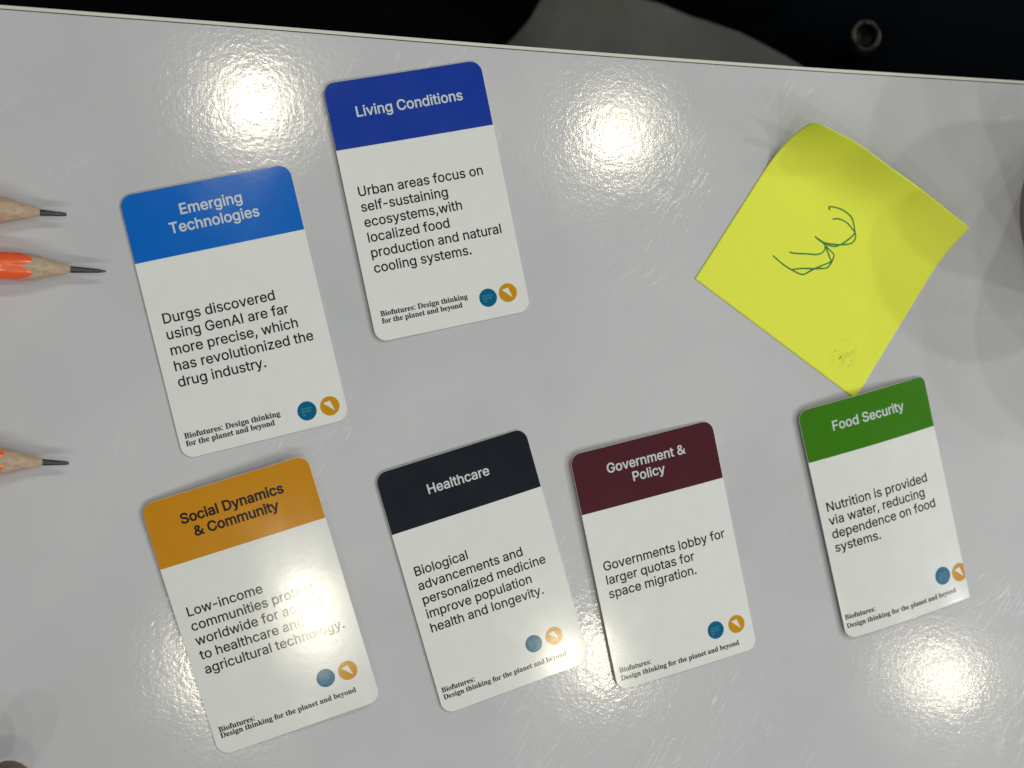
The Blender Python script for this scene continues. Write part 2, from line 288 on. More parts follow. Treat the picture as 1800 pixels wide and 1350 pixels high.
# ------------------------------------------------------------------ cards
GI = json.loads('''{" ":[188,[]],"&":[506,[[230,-7,192,-7,145,-7,107,5,79,29,50,51,37,85,37,129,37,164,46,192,65,214,84,236,110,255,143,274,129,290,114,308,102,327,89,346,83,368,83,393,83,427,95,454,117,472,140,492,171,501,210,501,247,501,276,492,297,473,319,455,329,428,329,394,329,365,320,340,301,321,283,300,259,282,230,265,276,222,320,180,364,137,376,151,386,168,393,186,401,205,407,225,412,247,433,247,454,247,474,247,467,217,458,189,446,165,435,139,421,117,403,98,437,66,471,33,504,0,477,0,450,0,422,0,402,20,382,39,362,58,340,39,316,23,289,11,262,-1],[177,318,193,301,220,317,240,331,252,346,263,360,269,376,269,394,269,411,264,425,253,435,242,445,227,452,208,452,188,452,173,446,160,436,148,426,142,411,142,394,142,377,147,362,155,348,165,333],[166,47,194,47,223,47,249,51,271,62,291,71,309,82,323,96,276,143,227,189,180,236,154,221,136,206,121,190,107,176,100,155,100,131,100,105,109,85,125,70,143,55]]],",":[188,[[53,-119,38,-119,48,-56,58,8,68,71,91,71,114,71,137,71,119,8,102,-56,84,-119,69,-119]]],"-":[345,[[209,244,283,244,283,226,283,207,283,188,209,188,134,188,60,188,60,207,60,226,60,244,134,244]]],".":[188,[[108,-4,95,-4,83,-4,72,0,63,9,54,18,50,28,50,41,50,54,54,65,63,73,72,82,83,87,95,87,108,87,119,82,128,73,137,65,141,54,141,41,141,28,137,18,128,9,119,0]]],"A":[480,[[39,0,16,0,78,170,140,339,201,509,226,509,251,509,276,509,338,339,401,170,463,0,440,0,418,0,395,0,359,101,323,202,287,302,281,321,273,344,264,372,255,400,245,435,232,478,236,478,241,478,245,478,233,435,222,399,213,371,204,343,196,320,191,302,155,202,120,101,85,0,62,0],[197,142,110,142,110,161,110,180,110,199,197,199,283,199,370,199,370,180,370,161,370,142,283,142]]],"B":[456,[[122,0,60,0,60,170,60,339,60,509,120,509,181,509,241,509,276,509,306,503,329,491,352,479,369,462,381,442,392,422,398,399,398,374,398,352,394,334,387,320,379,306,369,294,356,286,344,277,330,271,315,267,315,265,315,264,315,262,331,261,347,255,363,245,379,235,392,221,402,203,413,185,418,163,418,136,418,111,412,87,400,67,388,46,370,30,344,18,319,6,287,0,247,0,184,0],[125,115,125,57,165,57,205,57,245,57,284,57,313,65,330,80,347,95,355,114,355,137,355,154,351,170,342,184,334,198,321,209,306,218,290,227,271,231,248,231,207,231,166,231,125,231,125,173],[125,341,125,285,162,285,200,285,238,285,257,285,273,289,288,296,303,303,315,313,323,326,332,339,336,355,336,372,336,395,328,414,313,429,297,444,273,452,240,452,202,452,163,452,125,452,125,396]]],"C":[510,[[293,-7,267,-7,223,-7,184,4,150,25,116,46,89,76,70,115,50,154,40,201,40,254,40,308,50,354,70,393,89,432,116,462,150,484,184,505,223,516,267,516,293,516,317,512,340,504,363,497,384,486,402,471,420,457,436,439,448,418,460,398,468,374,473,348,451,348,430,348,408,348,404,366,398,381,389,395,381,408,370,419,357,428,345,438,331,444,315,449,300,454,284,456,267,456,236,456,208,448,184,432,159,417,139,394,125,364,111,334,103,297,103,254,103,211,111,175,125,145,140,115,159,92,184,76,209,61,236,53,267,53,284,53,300,55,315,60,331,65,345,71,357,81,370,90,381,101,389,114,398,128,404,143,408,160,430,160,451,160,473,160,469,135,460,111,448,91,436,70,421,52,402,38,384,23,363,12,341,5,318,-3]]],"D":[502,[[271,0,219,0,178,0,137,0,96,0,96,19,96,38,96,57,136,57,175,57,215,57,256,57,291,65,318,81,345,97,366,119,379,149,392,179,399,214,399,255,399,296,392,331,379,361,366,390,346,412,320,428,293,444,260,452,221,452,178,452,136,452,93,452,93,471,93,490,93,509,137,509,181,509,225,509,275,509,317,499,353,478,388,458,415,429,433,391,452,353,462,308,462,255,462,202,452,157,433,119,414,81,387,51,351,31,314,10],[103,509,125,509,125,339,125,170,125,0,103,0,82,0,60,0,60,170,60,339,60,509,82,509]]],"E":[419,[[165,0,60,0,60,170,60,339,60,509,164,509,268,509,372,509,372,490,372,471,372,452,290,452,207,452,125,452,125,396,125,341,125,286,202,286,278,286,355,286,355,267,355,248,355,229,278,229,202,229,125,229,125,172,125,114,125,57,208,57,292,57,375,57,375,38,375,19,375,0,270,0]]],"F":[410,[[82,0,60,0,60,170,60,339,60,509,163,509,266,509,369,509,369,490,369,471,369,452,288,452,206,452,125,452,125,394,125,336,125,278,198,278,272,278,346,278,346,259,346,240,346,221,272,221,198,221,125,221,125,147,125,74,125,0,103,0]]],"G":[520,[[309,-7,269,-7,223,-7,184,4,149,25,115,46,88,77,69,116,50,155,40,201,40,254,40,308,50,354,69,393,88,432,115,462,149,484,183,505,221,516,265,516,292,516,317,512,340,504,364,496,385,484,403,469,422,454,437,437,449,416,461,396,470,373,474,349,452,349,430,349,408,349,403,365,396,380,387,393,379,406,368,417,356,427,344,436,330,444,315,448,300,453,283,456,265,456,235,456,208,448,183,432,159,417,139,394,125,364,111,334,103,297,103,254,103,211,111,175,125,145,140,115,159,92,184,76,209,61,237,53,269,53,297,53,323,59,345,71,367,83,384,101,396,123,409,146,415,172,415,202,421,201,428,200,434,199,384,199,333,199,283,199,283,218,283,237,283,256,348,256,413,256,478,256,478,237,478,219,478,200,478,158,469,122,451,91,433,60,408,36,377,19,345,2]]],"H":[517,[[82,0,60,0,60,170,60,339,60,509,82,509,103,509,125,509,125,435,125,362,125,289,214,289,303,289,392,289,392,362,392,435,392,509,414,509,435,509,457,509,457,339,457,170,457,0,435,0,414,0,392,0,392,77,392,155,392,232,303,232,214,232,125,232,125,155,125,77,125,0,103,0]]],"I":[190,[[62,509,62,509,62,509,127,509,127,509,127,509,127,0,127,0,127,0,62,0,62,0,62,0]]],"L":[393,[[160,0,60,0,60,170,60,339,60,509,82,509,103,509,125,509,125,358,125,208,125,57,203,57,282,57,361,57,361,38,361,19,361,0,261,0]]],"M":[628,[[81,0,60,0,60,170,60,339,60,509,91,509,121,509,152,509,193,402,235,294,277,187,280,180,284,170,287,159,291,148,295,136,299,123,303,110,307,97,311,84,315,71,319,59,322,49,317,49,312,49,307,49,310,59,314,70,318,83,322,95,326,108,330,121,334,134,338,147,342,158,346,170,349,179,352,187,394,294,435,402,476,509,507,509,537,509,568,509,568,339,568,170,568,0,547,0,525,0,504,0,504,97,504,194,504,291,504,302,504,314,504,327,505,340,505,354,505,369,505,383,506,398,506,413,506,428,507,443,507,457,509,457,511,457,513,457,508,441,503,426,498,409,492,393,487,378,482,363,477,348,472,334,467,322,463,309,459,299,456,291,418,194,380,97,342,0,323,0,305,0,286,0,248,97,209,194,170,291,167,299,163,309,159,321,155,333,150,346,145,361,140,376,135,391,129,408,124,424,118,441,112,457,114,457,117,457,119,457,119,444,120,431,120,416,120,401,121,387,121,372,121,357,121,342,122,328,122,315,122,302,122,291,122,194,122,97,122,0,101,0]]],"N":[523,[[82,0,60,0,60,170,60,339,60,509,85,509,111,509,136,509,205,400,274,291,343,183,349,174,355,164,363,151,370,138,379,123,388,107,396,90,405,73,414,55,411,55,408,54,405,54,403,72,401,90,401,108,400,126,399,142,399,157,399,172,399,185,399,195,399,300,399,404,399,509,420,509,442,509,463,509,463,339,463,170,463,0,438,0,412,0,387,0,325,97,264,193,202,290,194,303,186,316,177,331,169,345,159,362,148,381,137,400,123,424,108,452,111,453,115,453,119,454,120,428,121,405,122,384,123,362,124,344,124,328,125,312,125,300,125,291,125,194,125,97,125,0,103,0]]],"O":[533,[[311,-7,267,-7,223,-7,184,4,150,25,116,46,90,76,70,115,50,154,40,201,40,254,40,308,50,354,70,393,90,432,116,462,150,484,184,505,223,516,267,516,311,516,350,505,384,484,418,462,444,432,464,393,483,354,493,308,493,254,493,201,483,154,464,115,444,76,418,46,384,25,350,4],[236,53,267,53,297,53,325,61,349,76,374,91,394,114,408,144,423,174,430,211,430,254,430,298,423,335,408,365,394,395,374,417,349,433,325,448,297,456,267,456,236,456,209,448,184,433,159,417,140,394,125,364,111,334,103,297,103,254,103,211,111,174,125,144,140,114,159,92,184,76,209,61]]],"P":[445,[[82,0,60,0,60,170,60,339,60,509,118,509,177,509,235,509,274,509,307,502,332,487,358,473,377,454,390,430,402,405,409,378,409,348,409,317,402,290,390,265,377,241,358,222,332,207,307,193,274,186,235,186,193,186,151,186,109,186,109,205,109,224,109,242,150,242,191,242,233,242,259,242,281,247,297,256,313,265,325,278,333,294,341,310,344,328,344,348,344,368,341,386,333,402,325,417,313,430,297,439,280,448,259,452,232,452,196,452,160,452,125,452,125,301,125,151,125,0,103,0]]],"R":[449,[[82,0,60,0,60,170,60,339,60,509,119,509,177,509,236,509,275,509,307,502,333,489,359,475,378,457,390,433,403,410,409,382,409,352,409,321,403,295,390,271,378,248,359,230,333,217,307,204,275,198,236,198,189,198,143,198,96,198,96,217,96,236,96,255,142,255,188,255,234,255,260,255,281,259,298,267,314,275,326,286,334,300,341,315,345,332,345,352,345,372,341,390,334,405,326,420,314,431,298,440,281,448,259,452,233,452,197,452,161,452,125,452,125,301,125,151,125,0,103,0],[378,0,353,0,312,76,271,153,230,229,254,229,279,229,303,229,344,153,386,76,428,0,403,0]]],"S":[447,[[263,-9,224,-9,187,-9,155,-3,128,9,100,21,79,38,64,60,49,82,40,107,38,137,60,137,82,137,104,137,106,117,112,101,123,88,134,75,149,65,166,59,184,52,203,49,224,49,247,49,268,53,286,60,304,68,319,78,329,92,340,105,346,121,346,139,346,155,341,169,332,179,323,189,311,198,296,205,281,211,264,217,245,222,224,228,204,234,184,239,142,251,109,268,86,289,63,311,52,339,52,372,52,401,60,426,75,448,90,469,111,486,138,498,164,510,194,516,227,516,261,516,290,510,316,498,342,486,362,469,377,449,392,428,400,404,401,378,380,378,358,378,337,378,335,403,323,423,302,437,281,451,256,459,225,459,203,459,184,455,167,448,151,441,138,431,129,418,120,406,115,391,115,376,115,358,120,344,131,334,142,323,154,314,169,308,184,302,199,297,212,293,230,289,247,284,264,279,279,275,295,270,312,264,328,257,344,248,359,238,373,227,385,214,395,198,404,181,408,162,408,139,408,111,401,86,386,64,372,41,351,24,323,11,296,-2]]],"T":[449,[[85,452,32,452,32,471,32,490,32,509,160,509,288,509,417,509,417,490,417,471,417,452,363,452,310,452,257,452,257,301,257,151,257,0,235,0,214,0,193,0,193,151,193,301,193,452,139,452]]],"U":[517,[[299,-8,259,-8,219,-8,184,0,154,15,124,31,101,53,85,80,68,107,60,138,60,173,60,285,60,397,60,509,81,509,103,509,124,509,124,399,124,288,124,178,124,154,130,132,141,113,152,94,167,79,187,68,207,57,231,52,259,52,287,52,311,57,331,68,351,79,366,94,377,113,387,132,393,154,393,178,393,288,393,399,393,509,414,509,436,509,457,509,457,397,457,285,457,173,457,138,449,107,433,80,416,53,393,31,363,15,334,0]]],"a":[389,[[182,-9,160,-9,136,-9,114,-4,94,5,75,14,59,27,48,45,36,62,30,83,30,108,30,130,35,147,43,161,52,175,63,185,78,193,92,201,108,207,125,211,143,215,160,218,178,220,201,223,219,225,234,227,248,228,258,231,265,235,272,239,276,245,276,255,276,255,276,256,276,257,276,272,273,286,267,297,261,308,252,316,240,322,228,328,213,331,196,331,178,331,162,328,149,322,136,317,126,309,118,301,110,292,104,283,100,274,80,280,61,285,41,291,50,314,62,332,79,346,95,360,113,369,133,375,153,381,173,384,194,384,208,384,223,383,239,379,255,376,271,370,286,360,301,351,313,338,322,320,332,303,337,280,337,251,337,168,337,84,337,0,317,0,297,0,277,0,277,17,277,35,277,52,275,52,274,52,272,52,268,43,261,34,252,25,243,15,230,7,215,1,200,-5],[155,45,170,45,193,45,212,50,228,59,243,68,255,79,263,93,271,107,276,122,276,138,276,155,276,173,276,190,273,187,268,184,259,182,251,180,242,178,231,176,221,174,210,172,200,171,190,170,182,169,175,168,161,166,147,163,134,159,121,154,111,148,103,139,96,131,92,119,92,105,92,92,95,81,102,72,109,63,118,57,130,52,142,48]]],"b":[424,[[261,-8,229,-8,206,-8,187,-4,172,4,158,12,146,21,138,31,129,42,123,51,118,59,116,59,114,59,112,59,112,39,112,20,112,0,92,0,72,0,53,0,53,170,53,339,53,509,73,509,93,509,114,509,114,446,114,382,114,319,115,319,117,319,118,319,123,327,129,336,137,346,145,356,157,365,171,373,186,381,205,384,229,384,261,384,289,376,313,361,337,345,356,322,370,293,383,263,390,229,390,189,390,149,383,114,370,84,356,55,337,32,313,16,289,0],[197,47,220,47,244,47,263,53,279,66,295,78,308,95,316,117,324,138,328,162,328,189,328,216,324,240,316,261,308,282,296,299,280,311,264,324,244,330,220,330,197,330,177,324,161,312,145,300,133,284,125,263,117,242,113,217,113,189,113,161,117,136,125,115,133,94,146,77,162,65,178,53]]],"c":[396,[[226,-8,207,-8,173,-8,143,0,117,16,91,33,71,56,56,85,41,114,34,149,34,187,34,227,41,262,56,291,71,321,91,343,117,360,143,376,173,384,207,384,226,384,243,382,260,377,276,372,292,365,305,356,319,347,330,335,340,322,350,309,357,294,362,277,342,272,322,267,303,262,300,272,296,281,290,289,285,297,278,305,270,311,262,317,253,322,242,325,232,328,220,330,207,330,182,330,161,323,145,310,129,297,116,280,108,258,100,237,96,213,96,187,96,162,100,139,108,117,116,96,129,79,145,66,161,53,182,46,207,46,220,46,232,48,243,52,253,55,263,60,271,66,279,72,286,80,292,89,297,97,301,107,304,117,324,112,343,107,363,102,358,85,351,70,341,56,332,43,320,31,306,21,293,12,277,4,261,-1,244,-6]]],"d":[424,[[219,-8,195,-8,164,-8,136,0,111,16,87,32,68,55,55,84,41,114,34,149,34,189,34,229,41,263,55,293,69,322,88,345,112,361,136,376,164,384,196,384,219,384,238,381,253,373,268,365,279,356,287,346,296,336,302,327,306,319,308,319,309,319,311,319,311,382,311,446,311,509,331,509,351,509,372,509,372,339,372,170,372,0,352,0,332,0,313,0,313,20,313,39,313,59,311,59,309,59,307,59,302,51,295,42,287,31,278,21,267,12,252,4,238,-4],[181,47,205,47,227,47,247,53,263,65,279,77,291,94,299,115,308,136,312,161,312,189,312,217,308,242,300,263,292,284,279,300,263,312,247,324,228,330,205,330,181,330,161,324,145,311,129,299,116,282,108,261,100,240,96,216,96,189,96,162,100,138,109,117,117,95,129,78,145,66,161,53]]],"e":[404,[[238,-8,212,-8,175,-8,143,0,117,16,90,33,70,56,56,85,41,114,34,148,34,187,34,226,41,260,55,290,69,319,89,343,115,359,141,376,171,384,205,384,226,384,246,381,266,374,285,367,303,356,319,341,335,326,348,306,357,282,366,258,371,228,371,194,371,186,371,178,371,169,272,169,174,169,75,169,75,187,75,204,75,221,163,221,250,221,338,221,329,215,319,208,310,202,310,227,306,249,298,269,290,288,278,303,263,314,247,325,228,330,205,330,182,330,163,325,146,313,130,302,118,288,109,270,100,251,96,232,96,211,96,200,96,189,96,178,96,150,101,126,110,106,120,87,134,72,151,61,168,51,189,46,212,46,228,46,241,48,254,53,266,57,277,64,285,73,294,82,301,93,306,105,325,101,345,96,365,91,359,71,349,54,335,39,321,24,303,13,283,4,262,-4]]],"f":[254,[[154,379,228,379,228,362,228,344,228,327,154,327,80,327,6,327,6,344,6,362,6,379,80,379],[101,0,81,0,81,144,81,288,81,432,81,453,86,471,96,486,106,500,119,511,135,519,152,526,169,530,187,530,201,530,213,529,222,527,232,525,238,523,243,521,238,503,233,486,227,468,224,470,220,471,215,472,210,473,203,474,195,474,176,474,163,469,154,460,146,451,142,437,142,419,142,279,142,140,142,0,121,0]]],"g":[425,[[238,-151,207,-151,179,-151,155,-147,134,-140,113,-132,96,-123,82,-110,69,-98,58,-84,51,-69,67,-60,84,-50,101,-41,107,-49,113,-57,122,-66,130,-75,141,-82,154,-88,168,-94,186,-97,207,-97,238,-97,263,-90,282,-75,302,-60,311,-37,311,-6,311,19,311,44,311,68,310,68,308,68,306,68,301,60,295,51,287,41,278,32,267,23,252,16,238,8,219,5,195,5,164,5,137,12,113,27,88,41,69,62,55,90,41,118,34,152,34,191,34,230,41,264,55,293,69,322,88,345,112,361,137,376,165,384,196,384,220,384,239,381,253,373,268,365,280,356,288,346,297,336,303,327,308,319,309,319,311,319,313,319,313,339,313,359,313,379,333,379,353,379,372,379,372,250,372,121,372,-9,372,-42,365,-69,350,-90,335,-111,316,-126,291,-136,266,-146],[181,59,205,59,228,59,248,64,264,75,280,86,292,101,300,121,308,141,312,165,312,193,312,220,308,243,300,264,292,284,280,301,264,312,248,324,228,330,205,330,181,330,161,324,145,312,129,299,117,283,109,262,100,242,96,219,96,193,96,166,100,143,109,123,117,103,129,87,145,76,162,65]]],"h":[410,[[114,249,114,227,114,151,114,76,114,0,93,0,73,0,53,0,53,170,53,339,53,509,73,509,93,509,114,509,114,435,114,361,114,287,110,287,106,287,102,287,114,322,131,347,152,362,174,377,199,384,227,384,253,384,276,379,295,369,315,358,330,342,341,321,352,299,357,273,357,240,357,160,357,80,357,0,337,0,316,0,296,0,296,78,296,157,296,235,296,265,288,288,273,304,258,321,237,329,210,329,192,329,175,325,161,317,146,309,135,298,126,283,118,267]]],"i":[167,[[73,0,53,0,53,126,53,253,53,379,73,379,93,379,114,379,114,253,114,126,114,0,93,0],[95,443,84,443,72,443,62,447,54,455,45,462,41,472,41,483,41,494,45,504,54,512,62,520,72,524,84,524,95,524,106,520,114,512,122,504,126,494,126,483,126,472,122,462,114,455,106,447]]],"l":[172,[[56,509,56,509,56,509,116,509,116,509,116,509,116,0,116,0,116,0,56,0,56,0,56,0]]],"m":[610,[[73,0,53,0,53,126,53,253,53,379,72,379,92,379,112,379,112,351,112,323,112,295,111,295,109,295,108,295,113,316,121,332,132,346,144,359,157,369,172,376,187,383,203,386,219,386,247,386,270,378,287,361,305,344,316,322,321,295,318,295,315,295,312,295,317,313,325,329,337,343,349,357,364,367,381,375,398,382,416,386,437,386,459,386,479,381,497,372,515,362,530,348,541,328,551,309,557,285,557,255,557,170,557,85,557,0,536,0,516,0,496,0,496,85,496,169,496,254,496,281,488,301,473,313,457,325,439,330,419,330,402,330,387,327,374,320,362,313,352,303,345,290,339,278,335,263,335,247,335,165,335,82,335,0,315,0,295,0,274,0,274,87,274,173,274,260,274,281,267,298,253,311,239,324,221,330,199,330,185,330,171,327,158,320,144,313,134,303,126,289,118,276,114,258,114,238,114,159,114,79,114,0,93,0]]],"n":[410,[[114,249,114,227,114,151,114,76,114,0,93,0,73,0,53,0,53,126,53,253,53,379,72,379,92,379,112,379,112,349,112,318,112,287,109,287,106,287,102,287,114,322,131,347,152,362,174,377,199,384,227,384,253,384,276,379,295,369,314,358,330,342,341,321,352,299,357,273,357,240,357,160,357,80,357,0,337,0,316,0,296,0,296,78,296,157,296,235,296,265,288,288,273,304,258,321,237,329,210,329,192,329,175,325,161,317,146,309,135,298,126,283,118,267]]],"o":[415,[[242,-8,207,-8,173,-8,143,0,117,16,91,33,71,56,56,85,41,114,34,149,34,187,34,227,41,262,56,291,71,321,91,343,117,360,143,376,173,384,207,384,242,384,273,376,299,360,325,343,345,321,359,291,374,262,381,227,381,187,381,149,374,114,359,85,345,56,325,33,299,16,273,0],[182,46,207,46,233,46,254,53,270,66,287,79,299,96,307,117,315,139,319,162,319,187,319,213,315,236,307,258,299,280,287,297,270,310,254,323,233,330,207,330,182,330,161,323,145,310,129,297,116,280,108,258,100,237,96,213,96,187,96,162,100,139,108,117,116,96,129,79,145,66,161,53]]],"p":[424,[[73,-143,53,-143,53,31,53,205,53,379,72,379,92,379,112,379,112,359,112,339,112,319,114,319,116,319,118,319,123,327,129,336,137,346,145,356,157,365,171,373,186,381,205,384,229,384,261,384,289,376,313,361,337,345,356,322,370,293,383,263,390,229,390,189,390,149,383,114,370,84,356,55,337,32,313,16,289,0,261,-8,229,-8,206,-8,187,-4,173,4,158,12,146,21,138,31,130,42,123,51,118,59,117,59,115,59,114,59,114,-8,114,-76,114,-143,93,-143],[197,47,220,47,244,47,263,53,279,66,295,78,308,95,316,117,324,138,328,162,328,189,328,216,324,240,316,261,308,282,296,299,280,311,264,324,244,330,220,330,197,330,177,324,161,312,145,300,133,284,125,263,117,242,113,217,113,189,113,161,117,136,125,115,133,94,146,77,162,65,178,53]]],"q":[424,[[372,31,372,-143,351,-143,331,-143,311,-143,311,-76,311,-8,311,59,309,59,308,59,306,59,302,51,295,42,287,31,278,21,267,12,252,4,238,-4,219,-8,195,-8,164,-8,136,0,111,16,87,32,68,55,55,84,41,114,34,149,34,189,34,229,41,263,55,293,69,322,88,345,112,361,136,376,164,384,196,384,219,384,238,381,253,373,268,365,279,356,287,346,296,336,302,327,307,319,309,319,311,319,313,319,313,339,313,359,313,379,332,379,352,379,372,379,372,205],[181,47,205,47,227,47,247,53,263,65,279,77,291,94,299,115,308,136,312,161,312,189,312,217,308,242,300,263,292,284,279,300,263,312,247,324,228,330,205,330,181,330,161,324,145,311,129,299,116,282,108,261,100,240,96,216,96,189,96,162,100,138,109,117,117,95,129,78,145,66,161,53]]],"r":[259,[[73,0,53,0,53,126,53,253,53,379,72,379,92,379,112,379,112,360,112,340,112,321,113,321,114,321,115,321,122,340,135,355,152,367,170,379,190,385,213,385,218,385,223,385,229,384,235,384,240,384,243,384,243,363,243,343,243,322,242,323,237,323,230,324,223,325,215,326,207,326,189,326,173,322,159,315,145,307,134,297,126,284,118,270,114,255,114,237,114,158,114,79,114,0,93,0]]],"s":[365,[[211,-8,182,-8,156,-8,133,-4,112,3,92,11,75,23,62,38,49,53,40,72,36,94,55,98,74,102,94,107,99,86,109,70,124,60,139,50,158,45,181,45,208,45,229,51,244,62,260,74,268,87,268,103,268,116,263,127,254,136,245,144,231,151,212,155,191,160,170,165,149,170,115,178,89,191,72,208,55,225,47,247,47,274,47,296,53,315,65,332,77,348,94,361,115,370,136,380,160,384,187,384,213,384,235,380,254,372,272,365,287,353,299,339,310,325,319,309,324,290,305,286,287,281,268,277,263,292,255,304,243,316,230,327,212,333,187,333,165,333,146,327,131,317,116,306,109,293,109,277,109,263,114,252,124,243,134,235,150,228,172,223,191,218,210,214,229,209,264,201,290,188,306,171,323,154,331,133,331,107,331,84,325,64,312,47,300,30,282,16,260,6,237,-3]]],"t":[227,[[138,379,204,379,204,362,204,344,204,327,138,327,72,327,6,327,6,344,6,362,6,379,72,379],[65,345,65,471,85,471,106,471,126,471,126,347,126,222,126,98,126,81,129,69,136,61,143,54,154,50,170,50,174,50,179,50,185,51,191,52,197,53,202,54,206,36,209,19,213,2,207,0,200,-2,192,-3,184,-4,176,-4,168,-4,136,-4,110,4,92,21,74,38,65,62,65,93,65,219]]],"u":[410,[[211,-5,182,-5,157,-5,134,0,115,11,95,21,80,37,69,59,58,80,53,107,53,139,53,219,53,299,53,379,73,379,93,379,114,379,114,301,114,222,114,144,114,114,121,91,137,75,152,58,173,50,200,50,218,50,235,54,249,62,264,70,275,81,283,97,292,112,296,131,296,153,296,228,296,304,296,379,316,379,337,379,357,379,357,253,357,126,357,0,337,0,318,0,298,0,298,31,298,61,298,92,301,92,304,92,307,92,295,57,279,32,257,17,235,2]]],"v":[389,[[184,0,163,0,114,126,66,253,17,379,40,379,62,379,84,379,111,305,138,230,165,155,174,132,181,110,187,87,193,64,199,42,206,21,198,21,191,21,184,21,191,42,197,64,203,87,209,110,216,132,224,155,251,230,278,305,305,379,327,379,349,379,371,379,323,253,275,126,226,0,205,0]]],"w":[567,[[158,0,138,0,99,126,61,253,23,379,44,379,66,379,87,379,103,324,118,269,133,214,140,191,147,165,154,137,161,108,168,76,175,41,172,41,168,41,165,41,172,75,179,106,186,135,193,163,199,190,206,214,221,269,237,324,252,379,273,379,295,379,316,379,332,324,347,269,362,214,368,190,375,164,382,136,388,107,395,76,402,41,399,41,395,41,391,41,399,75,406,107,413,135,420,164,427,190,434,214,449,269,465,324,480,379,502,379,523,379,545,379,506,253,468,126,429,0,409,0,389,0,368,0,352,57,335,114,319,172,314,189,309,207,305,225,300,243,295,261,291,280,286,299,281,318,277,338,281,338,286,338,291,338,286,319,281,299,277,280,272,261,267,243,263,225,258,206,253,189,248,172,231,114,215,57,199,0,178,0]]],"y":[389,[[51,-140,47,-139,52,-121,57,-103,61,-86,65,-86,68,-87,71,-87,83,-90,94,-91,104,-89,114,-87,122,-82,130,-74,138,-66,145,-53,151,-36,155,-24,159,-13,163,-1,114,126,66,252,17,379,40,379,62,379,84,379,111,305,138,230,165,155,174,132,181,109,187,87,193,64,199,42,206,21,198,21,191,21,184,21,190,42,196,64,202,87,209,110,216,132,224,155,251,230,278,305,305,379,327,379,349,379,371,379,316,234,260,88,204,-58,196,-78,187,-94,177,-107,166,-120,153,-129,139,-136,125,-142,109,-145,91,-145,81,-145,72,-144,65,-143,57,-142]]],"z":[380,[[141,0,42,0,42,15,42,30,42,46,112,137,183,228,254,320,254,321,254,322,254,323,185,323,117,323,48,323,48,342,48,361,48,379,143,379,238,379,333,379,333,363,333,347,333,331,264,241,195,150,126,60,126,59,126,58,126,56,197,56,268,56,339,56,339,38,339,19,339,0,240,0]]]}''')
